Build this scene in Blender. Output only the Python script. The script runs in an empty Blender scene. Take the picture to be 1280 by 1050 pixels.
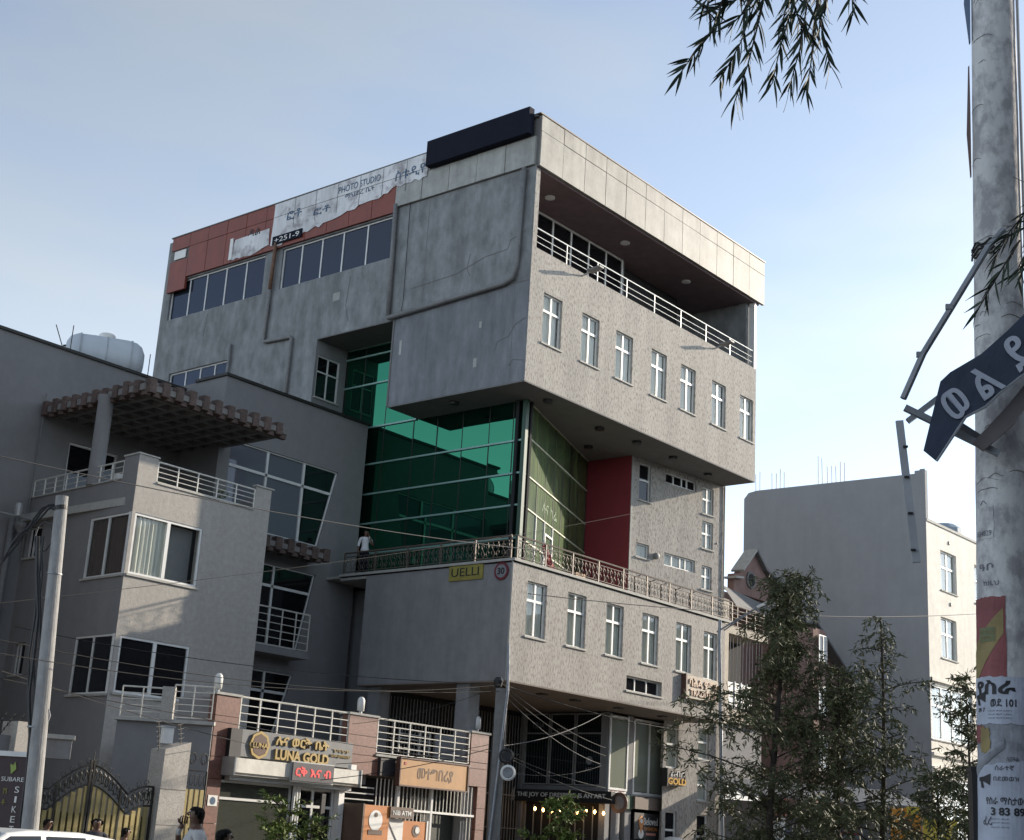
import bpy, math, random
from mathutils import Vector, Matrix
from mathutils.geometry import tessellate_polygon
rnd = random.Random(7)
sc = bpy.context.scene
col = sc.collection
# ------------------------------------------------------------------ camera
CAM = Vector((-32.37, -26.76, 1.6))
F, PITCH, ROLL = 1800.0, math.radians(16.37), math.radians(3.43)
s5, c5 = math.sin(math.radians(50)), math.cos(math.radians(50))
def cam_axes():
    cr, sr, cp, sp = math.cos(ROLL), math.sin(ROLL), math.cos(PITCH), math.sin(PITCH)
    def w(x, up, fw):
        y = fw*cp-up*sp; z = fw*sp+up*cp
        return Vector((x*c5+y*s5, -x*s5+y*c5, z))
    return w(cr, sr, 0), w(-sr, cr, 0), w(0, 0, 1)
rx, ux, fx = cam_axes()
cd = bpy.data.cameras.new('camera'); cam = bpy.data.objects.new('camera', cd); col.objects.link(cam)
m = Matrix((rx, ux, -fx)).transposed().to_4x4(); m.translation = CAM
cam.matrix_world = m
cd.sensor_width = 36; cd.lens = F*36/1280; cd.clip_end = 3000; cd.clip_start = .05
sc.camera = cam
# ------------------------------------------------------------------ sky and sun
SUN = Vector((1, -.375, .36)).normalized()
world = bpy.data.worlds.new('World'); sc.world = world; world.use_nodes = True
nt = world.node_tree; nt.nodes.clear()
wo = nt.nodes.new('ShaderNodeOutputWorld'); bg = nt.nodes.new('ShaderNodeBackground')
sky = nt.nodes.new('ShaderNodeTexSky'); sky.sky_type = 'NISHITA'; sky.sun_disc = False
sky.sun_elevation = math.asin(SUN.z); sky.sun_rotation = math.atan2(SUN.x, SUN.y)
sky.air_density = 1.0; sky.dust_density = 2.5; sky.ozone_density = 1.6; sky.altitude = 2300
tc = nt.nodes.new('ShaderNodeTexCoord')
mp = nt.nodes.new('ShaderNodeMapping'); mp.inputs['Scale'].default_value = (1.0, 1.9, 5.5)
mp.inputs['Rotation'].default_value = (.12, .25, .3)
nz = nt.nodes.new('ShaderNodeTexNoise'); nz.inputs['Scale'].default_value = 1.7; nz.inputs['Detail'].default_value = 5; nz.inputs['Roughness'].default_value = .45
rp = nt.nodes.new('ShaderNodeValToRGB'); rp.color_ramp.elements[0].position = .40; rp.color_ramp.elements[1].position = .68
rp.color_ramp.elements[0].color = (.52, .52, .52, 1); rp.color_ramp.elements[1].color = (.9, .9, .9, 1)
mx = nt.nodes.new('ShaderNodeMix'); mx.data_type = 'RGBA'
cl = nt.nodes.new('ShaderNodeMix'); cl.data_type = 'RGBA'; cl.blend_type = 'MIX'
bw = nt.nodes.new('ShaderNodeRGBToBW'); sclr = nt.nodes.new('ShaderNodeVectorMath'); sclr.operation = 'SCALE'
sclr.inputs[0].default_value = (1.30, 1.45, 1.58)
L_ = nt.links.new
L_(tc.outputs['Generated'], mp.inputs[0]); L_(mp.outputs[0], nz.inputs['Vector']); L_(nz.outputs['Fac'], rp.inputs[0])
L_(sky.outputs[0], bw.inputs[0]); L_(bw.outputs[0], sclr.inputs['Scale'])
L_(rp.outputs[0], mx.inputs['Factor']); L_(sky.outputs[0], mx.inputs['A']); L_(sclr.outputs[0], mx.inputs['B'])
L_(mx.outputs['Result'], bg.inputs[0]); bg.inputs[1].default_value = .15
L_(bg.outputs[0], wo.inputs[0])
sd = bpy.data.lights.new('sun', 'SUN'); sd.energy = 3.5; sd.angle = math.radians(.5); sd.color = (1, .88, .72)
so = bpy.data.objects.new('sun', sd); col.objects.link(so); so.rotation_euler = (-SUN).to_track_quat('-Z', 'Y').to_euler(); so.location = (40, -30, 60)
sc.view_settings.view_transform = 'Standard'; sc.view_settings.look = 'None'
sc.view_settings.exposure = .95; sc.view_settings.gamma = 1; sc.view_settings.use_curve_mapping = False

# ------------------------------------------------------------------ materials
MATS = {}
def mat(name, c, rough=.8, metal=0, var=.12, scale=3.0, bump=0, bscale=60, stretch=(1, 1, 1), c2=None, stain=0, spec=.5, emit=None, estr=0, lohi=(.33, .68)):
    if name in MATS: return MATS[name]
    M = bpy.data.materials.new(name); M.use_nodes = True; MATS[name] = M
    n = M.node_tree; b = n.nodes['Principled BSDF']; lk = n.links.new
    b.inputs['Roughness'].default_value = rough; b.inputs['Metallic'].default_value = metal
    b.inputs['Specular IOR Level'].default_value = spec
    tc = n.nodes.new('ShaderNodeTexCoord')
    if c2 is None: c2 = tuple(max(0, x*(1-var*2.2)) for x in c)
    nz = n.nodes.new('ShaderNodeTexNoise'); nz.inputs['Scale'].default_value = scale; nz.inputs['Detail'].default_value = 8; nz.inputs['Roughness'].default_value = .65
    mp = n.nodes.new('ShaderNodeMapping'); mp.inputs['Scale'].default_value = stretch
    lk(tc.outputs['Object'], mp.inputs[0]); lk(mp.outputs[0], nz.inputs['Vector'])
    rp = n.nodes.new('ShaderNodeValToRGB'); rp.color_ramp.elements[0].position = lohi[0]; rp.color_ramp.elements[1].position = lohi[1]
    rp.color_ramp.elements[0].color = (*c2, 1); rp.color_ramp.elements[1].color = (*c, 1)
    lk(nz.outputs['Fac'], rp.inputs[0]); out = rp.outputs[0]
    if stain:
        m2 = n.nodes.new('ShaderNodeMapping'); m2.inputs['Scale'].default_value = (.9, .9, .13)
        n2 = n.nodes.new('ShaderNodeTexNoise'); n2.inputs['Scale'].default_value = 1.6; n2.inputs['Detail'].default_value = 9; n2.inputs['Roughness'].default_value = .7
        lk(tc.outputs['Object'], m2.inputs[0]); lk(m2.outputs[0], n2.inputs['Vector'])
        r2 = n.nodes.new('ShaderNodeValToRGB'); r2.color_ramp.elements[0].position = .36; r2.color_ramp.elements[1].position = .62
        r2.color_ramp.elements[0].color = (1-stain,)*3+(1,); r2.color_ramp.elements[1].color = (1, 1, 1, 1)
        lk(n2.outputs['Fac'], r2.inputs[0])
        mm = n.nodes.new('ShaderNodeMix'); mm.data_type = 'RGBA'; mm.blend_type = 'MULTIPLY'; mm.inputs['Factor'].default_value = 1
        lk(out, mm.inputs['A']); lk(r2.outputs[0], mm.inputs['B']); out = mm.outputs['Result']
    lk(out, b.inputs['Base Color'])
    if bump:
        n3 = n.nodes.new('ShaderNodeTexNoise'); n3.inputs['Scale'].default_value = bscale; n3.inputs['Detail'].default_value = 4; n3.inputs['Roughness'].default_value = .6
        m3 = n.nodes.new('ShaderNodeMapping'); m3.inputs['Scale'].default_value = stretch
        lk(tc.outputs['Object'], m3.inputs[0]); lk(m3.outputs[0], n3.inputs['Vector'])
        bp = n.nodes.new('ShaderNodeBump'); bp.inputs['Strength'].default_value = 1; bp.inputs['Distance'].default_value = bump
        lk(n3.outputs['Fac'], bp.inputs['Height']); lk(bp.outputs[0], b.inputs['Normal'])
    if emit:
        b.inputs['Emission Color'].default_value = (*emit, 1); b.inputs['Emission Strength'].default_value = estr
    return M
def glass(name, tint, body, refl=.35, opaque=.5, rough=.02):
    """window pane: glossy coat by Fresnel over a partly see-through dark body"""
    if name in MATS: return MATS[name]
    M = bpy.data.materials.new(name); M.use_nodes = True; MATS[name] = M
    n = M.node_tree; n.nodes.clear(); lk = n.links.new
    o = n.nodes.new('ShaderNodeOutputMaterial')
    g = n.nodes.new('ShaderNodeBsdfGlossy'); g.inputs['Color'].default_value = (*tint, 1); g.inputs['Roughness'].default_value = rough
    t = n.nodes.new('ShaderNodeBsdfTransparent'); t.inputs['Color'].default_value = (.93, .95, .94, 1)
    d = n.nodes.new('ShaderNodeBsdfDiffuse'); d.inputs['Color'].default_value = (*body, 1)
    a = n.nodes.new('ShaderNodeMixShader'); a.inputs[0].default_value = opaque
    lk(t.outputs[0], a.inputs[1]); lk(d.outputs[0], a.inputs[2])
    fr = n.nodes.new('ShaderNodeFresnel'); fr.inputs['IOR'].default_value = 1.5
    ma = n.nodes.new('ShaderNodeMath'); ma.operation = 'ADD'; ma.use_clamp = True; ma.inputs[1].default_value = refl
    lk(fr.outputs[0], ma.inputs[0])
    ge = n.nodes.new('ShaderNodeNewGeometry'); mf = n.nodes.new('ShaderNodeMath'); mf.operation = 'SUBTRACT'; mf.inputs[0].default_value = 1; lk(ge.outputs['Backfacing'], mf.inputs[1])
    mm = n.nodes.new('ShaderNodeMath'); mm.operation = 'MULTIPLY'; lk(ma.outputs[0], mm.inputs[0]); lk(mf.outputs[0], mm.inputs[1])
    x = n.nodes.new('ShaderNodeMixShader'); lk(mm.outputs[0], x.inputs[0]); lk(a.outputs[0], x.inputs[1]); lk(g.outputs[0], x.inputs[2])
    lk(x.outputs[0], o.inputs[0])
    return M
STUC = mat('rough_stucco', (.415, .39, .358), .92, 0, .24, 17, .012, 19, (1, 1, .42), stain=.2, c2=(.17, .155, .14), lohi=(.33, .52))
CONC = mat('stained_concrete', (.31, .32, .325), .9, 0, .2, 2.2, .012, 30, (1, 1, .6), stain=.28)
CONCB = mat('bluish_concrete', (.235, .245, .265), .9, 0, .14, 2.6, .008, 25, (1, 1, .5), stain=.3)
CONC2 = mat('smooth_grey_plaster', (.27, .27, .275), .85, 0, .08, 2.2, .005, 40, stain=.18)
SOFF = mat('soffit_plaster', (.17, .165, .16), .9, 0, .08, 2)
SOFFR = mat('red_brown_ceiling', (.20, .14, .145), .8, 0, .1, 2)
CLAD = mat('beige_cladding', (.325, .312, .282), .6, 0, .16, 1.8, .004, 8, stain=.38)
CLADG = mat('grey_cladding', (.42, .42, .39), .55, 0, .12, 2.4, .004, 8, stain=.28)
CLADR = mat('red_cladding', (.24, .048, .026), .5, 0, .1, 2, stain=.15)
REDW = mat('dark_red_wall', (.26, .035, .045), .6, 0, .06, 2)
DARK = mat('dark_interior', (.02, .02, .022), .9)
NAVY = mat('dark_navy_board', (.010, .012, .024), .75, spec=.12)
FRW = mat('white_window_frame', (.72, .72, .70), .4, 0, .06, 4)
FRG = mat('grey_aluminium', (.42, .43, .43), .4, .4, .06, 4)
GREENF = mat('green_glass_trim', (.25, .40, .36), .4, .3, .05)
PIPE = mat('grey_pipe', (.22, .22, .22), .6, 0, .12, 6, stain=.2)
RUST = mat('rusty_pipe', (.2, .11, .07), .7, 0, .2, 6)
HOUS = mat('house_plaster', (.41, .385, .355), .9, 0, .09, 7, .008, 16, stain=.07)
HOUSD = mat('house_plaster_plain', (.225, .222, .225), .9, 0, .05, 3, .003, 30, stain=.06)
TRIM = mat('pale_coping', (.42, .41, .38), .8, 0, .1, 6)
TILE = mat('brown_clay_tile', (.145, .098, .082), .8, 0, .25, 7, .01, 20, stain=.3)
TILEU = mat('pergola_concrete', (.20, .19, .18), .85, 0, .12, 4)
GRAN = mat('red_granite', (.25, .115, .085), .45, 0, .2, 14, 0, 1, stain=.15)
GRAN2 = mat('speckled_granite', (.46, .43, .39), .6, 0, .2, 30)
RAILW = mat('white_rail_paint', (.68, .66, .60), .45, 0, .12, 8)
IRON = mat('black_wrought_iron', (.03, .028, .025), .5, .3)
IRONB = mat('brown_iron_rail', (.15, .12, .098), .5, .3, .12, 9)
GOLD = mat('gold_letter', (.36, .26, .10), .45, .3, .12, 10)
GATEY = mat('yellow_gate_sheet', (.40, .32, .13), .5, .1, .1, 5, stain=.25)
ORNG = mat('orange_board', (.46, .235, .075), .55, 0, .08, 3, stain=.1)
BRN = mat('brown_letter', (.10, .045, .03), .6)
BLKT = mat('black_letter', (.015, .015, .018), .6)
WHT = mat('white_paint', (.78, .77, .74), .5, 0, .07, 4)
SHUT = mat('cream_shutter_box', (.72, .69, .62), .5, 0, .1, 5, stain=.15)
BLK = mat('black_sign_board', (.02, .02, .022), .5)
CURT = mat('pale_curtain', (.82, .80, .74), .9, 0, .12, 5, 0, 1, (3, 3, .3))
CURTB = mat('brown_curtain', (.10, .06, .045), .9, 0, .12, 5, 0, 1, (3, 3, .3))
CURTG = mat('grey_blind', (.22, .225, .24), .9, 0, .05, 5)
GLD = glass('dark_window_glass', (.5, .52, .55), (.012, .012, .014), .02, .85)
GLS = glass('clear_window_glass', (.8, .83, .85), (.1, .1, .1), .0, .04)
GLB = glass('blue_tinted_glass', (.28, .32, .42), (.02, .025, .035), .08, .9)
GLG = glass('green_mirror_glass', (.08, .40, .225), (.004, .012, .010), .38, .93, .015)
GLGR = mat('dusty_green_glass', (.115, .17, .065), .22, 0, .2, 1.6, 0, 1, (1.4, 1.4, .22), c2=(.03, .06, .03), stain=.45, spec=.35)
GLSH = glass('shop_glass_pale', (.8, .9, .85), (.30, .32, .26), .10, .75, .05)
METL = mat('galvanised_steel', (.33, .34, .36), .5, .5, .12, 7, stain=.2)
POLE = mat('weathered_pole_concrete', (.44, .43, .42), .9, 0, .16, 5, .008, 25, (1, 1, .5), stain=.25)
CABLE = mat('black_cable', (.02, .02, .022), .5)
CABLG = mat('grey_cable', (.035, .035, .035), .7, spec=.2)
BARK = mat('tree_bark', (.07, .055, .045), .95, 0, .25, 9, .01, 20, (1, 1, .3))
def leafmat(name, c, c2):
    M = mat(name, c, .65, 0, .2, 1.3, c2=c2, spec=.3)
    return M
LEAF = leafmat('grevillea_leaf', (.13, .135, .06), (.045, .055, .028))
LEAF2 = leafmat('bright_shrub_leaf', (.13, .17, .03), (.06, .09, .02))
LEAF3 = leafmat('bottlebrush_leaf', (.045, .065, .035), (.025, .04, .028))
ASPH = mat('asphalt', (.05, .05, .052), .9, 0, .15, 3, .004, 80)
PAVE = mat('paving_concrete', (.24, .23, .21), .9, 0, .12, 2, .004, 30, stain=.1)
SOIL = mat('dusty_ground', (.20, .16, .12), .95, 0, .15, .6)
SKIN = mat('brown_skin', (.13, .065, .04), .5, 0, .05, 8)
HAIR = mat('black_hair', (.010, .008, .007), .9, 0, .1, 30, spec=.15)

# ------------------------------------------------------------------ helpers
WL = {}                      # world position of every parent
XF = None                    # (scale, shift) applied to the building being laid out; scales it about the camera
def wloc(o): return WL.get(o.name, Vector((0, 0, 0)))
def tag(o, label=None, cat=None, group=None, kind=None):
    if label: o['label'] = label
    if cat: o['category'] = cat
    if group: o['group'] = group
    if kind: o['kind'] = kind
    return o
def empty(name, loc, label, cat, group=None):
    loc = Vector(loc)
    if XF: loc = loc*XF[0]+XF[1]
    o = bpy.data.objects.new(name, None); o.empty_display_size = .2; col.objects.link(o); o.location = loc
    WL[o.name] = Vector(loc); return tag(o, label, cat, group)
class Fr:
    """a facade frame: u runs along the wall, o points out of it, z is up"""
    def __init__(s, x, y, ang=0):
        a = math.radians(ang); s.o = Vector((x, y, 0)); s.u = Vector((math.cos(a), math.sin(a), 0)); s.n = Vector((math.sin(a), -math.cos(a), 0))
    def P(s, u, o, z): return s.o+s.u*u+s.n*o+Vector((0, 0, z))
W0 = Fr(0, 0, 0)             # plain axes: u = x, o = -y
class MB:
    def __init__(s): s.v = []; s.f = []
    def add(s, vs, fs):
        k = len(s.v); s.v += [Vector(p) for p in vs]; s.f += [tuple(i+k for i in f) for f in fs]; return s
    def box(s, fr, u0, u1, o0, o1, z0, z1):
        p = [fr.P(u, o, z) for z in (z0, z1) for (u, o) in ((u0, o0), (u1, o0), (u1, o1), (u0, o1))]
        return s.add(p, [(0, 1, 2, 3), (7, 6, 5, 4), (0, 4, 5, 1), (1, 5, 6, 2), (2, 6, 7, 3), (3, 7, 4, 0)])
    def quad(s, a, b, c, d): return s.add([a, b, c, d], [(0, 1, 2, 3)])
    def bar(s, a, b, w, h=None, up=None):
        a, b = Vector(a), Vector(b); h = h or w; d = (b-a).normalized()
        up = Vector(up) if up is not None else (Vector((0, 0, 1)) if abs(d.z) < .9 else Vector((1, 0, 0)))
        x = d.cross(up).normalized(); y = x.cross(d).normalized()
        ps = [q+x*sx*w/2+y*sy*h/2 for q in (a, b) for sx, sy in ((-1, -1), (1, -1), (1, 1), (-1, 1))]
        return s.add(ps, [(3, 2, 1, 0), (4, 5, 6, 7), (0, 1, 5, 4), (1, 2, 6, 5), (2, 3, 7, 6), (3, 0, 4, 7)])
    def tube(s, pts, r, n=6, cap=True):
        pts = [Vector(p) for p in pts]; k = len(s.v); N = len(pts)
        rr = r if isinstance(r, (list, tuple)) else [r]*N
        px = None
        for i, p in enumerate(pts):
            d = (pts[min(i+1, N-1)]-pts[max(i-1, 0)]).normalized()
            if px is None:
                px = d.orthogonal().normalized()
            px = (px-d*px.dot(d)).normalized(); y = d.cross(px)
            for j in range(n):
                a = 2*math.pi*j/n; s.v.append(p+(px*math.cos(a)+y*math.sin(a))*rr[i])
        for i in range(N-1):
            for j in range(n):
                a = k+i*n+j; b = k+i*n+(j+1) % n; s.f.append((a, b, b+n, a+n))
        if cap:
            s.f.append(tuple(k+j for j in reversed(range(n)))); s.f.append(tuple(k+(N-1)*n+j for j in range(n)))
        return s
    def lathe(s, c, prof, n=16, axis=None):
        """profile of (radius, height) round axis through c"""
        c = Vector(c); ax = Vector(axis or (0, 0, 1)).normalized(); x = ax.orthogonal().normalized(); y = ax.cross(x); k = len(s.v)
        for r, h in prof:
            for j in range(n):
                a = 2*math.pi*j/n; s.v.append(c+ax*h+(x*math.cos(a)+y*math.sin(a))*r)
        for i in range(len(prof)-1):
            for j in range(n):
                a = k+i*n+j; b = k+i*n+(j+1) % n; s.f.append((a, b, b+n, a+n))
        s.f.append(tuple(k+j for j in reversed(range(n)))); s.f.append(tuple(k+(len(prof)-1)*n+j for j in range(n)))
        return s
    def prism(s, pts, off):
        """flat polygon (list of Vectors) pushed by off"""
        pts = [Vector(p) for p in pts]; off = Vector(off); n = len(pts); k = len(s.v)
        s.v += pts+[p+off for p in pts]
        tri = tessellate_polygon([pts])
        for t in tri:
            s.f.append(tuple(k+i for i in t)); s.f.append(tuple(k+n+i for i in reversed(t)))
        for i in range(n):
            j = (i+1) % n; s.f.append((k+i, k+j, k+n+j, k+n+i))
        return s
    def wall(s, fr, outer, holes=(), o=0, depth=.25, thick=0):
        """wall sheet with real openings, reveals and a back face"""
        loops = [[fr.P(u, o, z) for u, z in outer]]+[[fr.P(u, o, z) for u, z in h] for h in holes]
        flat = [p for l in loops for p in l]; k = len(s.v)
        s.v += flat
        for t in tessellate_polygon(loops): s.f.append(tuple(k+i for i in t))
        for li, l in enumerate(loops):
            if li == 0 and not thick: continue
            dd = -fr.n*(thick if li == 0 else depth)
            for i in range(len(l)):
                a, b = l[i], l[(i+1) % len(l)]; s.quad(a, b, b+dd, a+dd)
        return s
    def build(s, name, m=None, parent=None, smooth=False, loc=None, label=None, cat=None, group=None, kind=None):
        if XF: s.v = [p*XF[0]+XF[1] for p in s.v]
        if parent is not None: base = wloc(parent)
        elif loc is not None: base = Vector(loc)
        else:
            xs = [p.x for p in s.v]; ys = [p.y for p in s.v]; base = Vector(((min(xs)+max(xs))/2, (min(ys)+max(ys))/2, min(p.z for p in s.v)))
        me = bpy.data.meshes.new(name); me.from_pydata([p-base for p in s.v], [], s.f)
        import bmesh
        b = bmesh.new(); b.from_mesh(me); bmesh.ops.recalc_face_normals(b, faces=b.faces); b.to_mesh(me); b.free()
        if m: me.materials.append(m)
        if smooth: me.polygons.foreach_set('use_smooth', [True]*len(me.polygons))
        o = bpy.data.objects.new(name, me); col.objects.link(o)
        if parent is not None: o.parent = parent
        else: o.location = base
        WL[o.name] = base
        return tag(o, label, cat, group, kind)
def R4(u0, u1, z0, z1): return [(u0, z0), (u1, z0), (u1, z1), (u0, z1)]
def dup(root, delta, label=None, group=None):
    def cp(o, par):
        c = o.copy(); col.objects.link(c); c.parent = par
        for ch in [q for q in bpy.data.objects if q.parent == o]: cp(ch, c)
        return c
    c = cp(root, None); c.location = root.location+Vector(delta); WL[c.name] = Vector(c.location)
    if label: c['label'] = label
    if group: c['group'] = group
    return c
def text(s_, size, fr, u, z, o, m_, parent=None, ext=.01, name='lettering', width=None, height=None, rot=0, align='CENTER', mirror=False, bold=0, upv=None, uv=None):
    cu = bpy.data.curves.new('t', 'FONT'); cu.body = s_; cu.size = size; cu.extrude = ext; cu.align_x = align; cu.align_y = 'CENTER'; cu.offset = bold; cu.resolution_u = 3
    ob = bpy.data.objects.new('t', cu); col.objects.link(ob)
    dg = bpy.context.evaluated_depsgraph_get(); me = bpy.data.meshes.new_from_object(ob.evaluated_get(dg))
    bpy.data.objects.remove(ob)
    if not len(me.vertices): return None
    xs = [v.co.x for v in me.vertices]; ys = [v.co.y for v in me.vertices]
    sx = width/(max(xs)-min(xs)) if width else 1; sy = height/(max(ys)-min(ys)) if height else (sx if width else 1)
    cx = (max(xs)+min(xs))/2 if align == 'CENTER' else min(xs); cy = (max(ys)+min(ys))/2
    uu, vv = (uv or fr.u), (upv or Vector((0, 0, 1)))
    base = wloc(parent) if parent else fr.P(u, o, z)
    ca, sa = math.cos(rot), math.sin(rot)
    for v in me.vertices:
        x = (v.co.x-cx)*sx*(-1 if mirror else 1); y = (v.co.y-cy)*sy
        x, y = x*ca-y*sa, x*sa+y*ca
        q = fr.P(u, o, z)+uu*x+vv*y+fr.n*v.co.z
        v.co = (q*XF[0]+XF[1] if XF else q)-base
    me.materials.clear(); me.materials.append(m_)
    ob = bpy.data.objects.new(name, me); col.objects.link(ob)
    if parent: ob.parent = parent
    else: ob.location = base
    WL[ob.name] = base
    return ob
def window(fr, u0, u1, z0, z1, parent, depth=.2, mull=(.5,), trans=(), fw=.055, fm=None, gm=None, curtain=None, sill=True, o=0, mw=None, name='window', cuts=None):
    """a framed window set back in its opening: frame > pane(s), sill, curtain"""
    fm = fm or FRW; gm = gm or GLD; mw = mw or fw
    b = MB(); a, c = o-depth, o-depth+.05
    b.box(fr, u0, u0+fw, a, c, z0, z1); b.box(fr, u1-fw, u1, a, c, z0, z1)
    b.box(fr, u0+fw, u1-fw, a, c, z0, z0+fw); b.box(fr, u0+fw, u1-fw, a, c, z1-fw, z1)
    us = [u0+fw]+[u0+(u1-u0)*t for t in mull]+[u1-fw]; zs = [z0+fw]+[z0+(z1-z0)*t for t in trans]+[z1-fw]
    for t in us[1:-1]: b.box(fr, t-mw/2, t+mw/2, a, c+.004, z0+fw, z1-fw)
    for t in zs[1:-1]: b.box(fr, u0+fw, u1-fw, a, c+.008, t-mw/2, t+mw/2)
    w = b.build(name, fm, parent)
    for i in range(len(us)-1):
        for j in range(len(zs)-1):
            p = MB(); k = rnd.uniform(-.002, .002)
            x0, x1 = us[i]+mw*.3, us[i+1]-mw*.3; y0, y1 = zs[j]+mw*.3, zs[j+1]-mw*.3; d = a+.02
            p.box(fr, x0, x1, d-.006+k, d+.004+k, y0, y1).build('pane', gm, w)
    if curtain:
        cm = curtain if not isinstance(curtain, tuple) else curtain[0]
        lim = (0, 1) if not isinstance(curtain, tuple) else curtain[1]
        p = MB(); n = 26; pts = []
        for i in range(n+1):
            t = lim[0]+(lim[1]-lim[0])*i/n; pts.append((u0+(u1-u0)*t, a-.05+.025*math.sin(i*1.9)+rnd.uniform(-.006, .006)))
        for i in range(n):
            p.quad(fr.P(pts[i][0], pts[i][1], z0+.02), fr.P(pts[i+1][0], pts[i+1][1], z0+.02), fr.P(pts[i+1][0], pts[i+1][1], z1-.02), fr.P(pts[i][0], pts[i][1], z1-.02))
        p.build('curtain', cm, w)
    if sill:
        MB().box(fr, u0-.06, u1+.06, o-depth, o+.05, z0-.05, z0+.004).build('sill', TRIM, w)
    return w
def railing(fr, u0, u1, z0, z1, parent, n_bar, n_post, m_, r=.02, o=0, endposts=True, name='rail'):
    MB().tube([fr.P(u0, o, z1), fr.P(u1, o, z1)], r*1.4, 6).build('top_rail', m_, parent)
    for i in range(n_bar):
        z = z0+(z1-z0)*i/n_bar
        MB().tube([fr.P(u0, o, z), fr.P(u1, o, z)], r*.75, 5).build('rail_bar', m_, parent)
    for i in range(n_post+1):
        u = u0+(u1-u0)*i/n_post
        MB().bar(fr.P(u, o, z0), fr.P(u, o, z1), r*1.9, r*1.9, fr.u).build('post', m_, parent)

# ================================================================== GROUND
g = MB(); S = 900
g.quad((-S, -S, -.02), (S, -S, -.02), (S, S, -.02), (-S, S, -.02)); g.build('ground', SOIL, kind='structure', loc=(0, 0, 0))
MB().box(W0, -140, 140, 6.0, 18.0, -.2, 0).build('road', ASPH, kind='structure')
for k in range(-16, 17):
    MB().box(W0, k*8-1.5, k*8+1.5, 11.93, 12.07, 0, .004).build('road_marking', WHT, kind='structure')
MB().box(W0, -140, 140, .5, 5.85, -.1, .12).build('pavement', PAVE, kind='structure')
MB().box(W0, -140, 140, 5.85, 6.0, -.1, .14).build('kerb', TRIM, kind='structure')
MB().box(W0, -140, 140, 18.0, 18.15, -.1, .14).build('kerb', TRIM, kind='structure')
MB().box(W0, -140, 140, 18.15, 30, -.1, .12).build('pavement', PAVE, kind='structure')

# ================================================================== MAIN BUILDING
main = empty('office_building', (7, 5, 0), 'tall grey concrete office building with green glass corner and jutting upper box', 'building')
A = Fr(0, 0, 0); B = Fr(0, 0, -90)          # right facade, left facade (u = -y)
Wf = Fr(8.67, 1.96, -6.27); G = Fr(1.53, 1.11, 21.24); GL = Fr(1.53, 0, -90)
# --- upper box, sunlit stucco face with seven windows
UW = [(.72, 1.70), (2.77, 3.74), (4.70, 5.70), (6.83, 7.80), (8.72, 9.70), (10.82, 11.80), (12.84, 13.80)]
MB().wall(A, R4(0, 14.0, 15.24, 19.72), [R4(a, b, 16.70, 18.38) for a, b in UW]).build('stucco_wall', STUC, main)
for a, b in UW: window(A, a, b, 16.70, 18.38, main, .13, (.5,), (.66,), .045, gm=GLS, curtain=(CURT, rnd.choice(((0, 1), (0, 1), (0, .93), (.12, 1)))), mw=.075)
# --- left face: one big outline with openings, in pieces
FLo = [(-18.7, 0), (-9.6, 0), (-9.6, 18.32), (-5.82, 18.32), (0, 18.55), (0, 22.5), (-18.7, 22.5)]
strip = R4(-18.55, -6.22, 20.67, 22.28); low = R4(-17.95, -14.4, 17.5, 18.36)
MB().wall(B, FLo, [strip, low]).build('concrete_wall', CONC, main)
MB().wall(B, [(-5.82, 15.24), (0, 15.24), (0, 18.55), (-5.82, 18.32)]).build('concrete_wall', CONCB, main)
for k, pts in enumerate((((-.1, 17.3), (-.5, 17.15), (-.75, 16.8), (-1.2, 16.7), (-1.3, 16.4)), ((-.3, 20.3), (-.9, 20.1), (-1.0, 19.8), (-1.9, 19.75), (-3.2, 19.4), (-5.2, 19.3)), ((-2.6, 20.0), (-2.7, 19.5), (-2.55, 19.2)), ((-.1, 15.9), (-.5, 16.0), (-.7, 15.8)), ((-8.2, 20.4), (-8.3, 19.3), (-8.1, 18.7)), ((-16.0, 20.5), (-16.1, 19.6)))):
    MB().tube([B.P(u, .0, z) for u, z in pts], .014, 4).build('crack', SOFF, main)
MB().box(B, -4.62, -4.60, .0, .004, 18.7, 22.4).build('wall_joint', SOFF, main)
MB().box(B, -.62, -.60, .0, .004, 15.3, 18.5).build('wall_joint', SOFF, main)
for u, z, w, h in ((-2.0, 17.3, .10, .22), (-2.15, 16.0, .14, .3), (-5.5, 17.0, .1, .5), (-9.0, 19.6, .35, .3)): MB().box(B, u, u+w, .0, .003, z, z+h).build('plaster_patch', CLADG, main)
# board-marked lower block, slightly proud panel joint
MB().box(B, -5.80, -.02, .002, .012, 18.55, 18.57).box(B, -5.86, -5.80, -.02, .03, 15.24, 18.3).build('wall_joint', SOFF, main)
window(B, -18.55, -12.95, 20.67, 22.28, main, .14, (.20, .385, .59, .80), (), .055, gm=GLB, sill=False)
window(B, -12.0, -6.22, 20.67, 22.28, main, .14, (.175, .36, .55, .76), (), .055, gm=GLB, sill=False)
MB().box(B, -12.95, -12.0, -.15, -.02, 20.67, 22.28).build('window_pier', CONC, main)
window(B, -17.95, -14.4, 17.5, 18.36, main, .14, (.27, .52, .76), (), .05, gm=GLB, sill=False)
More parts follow.
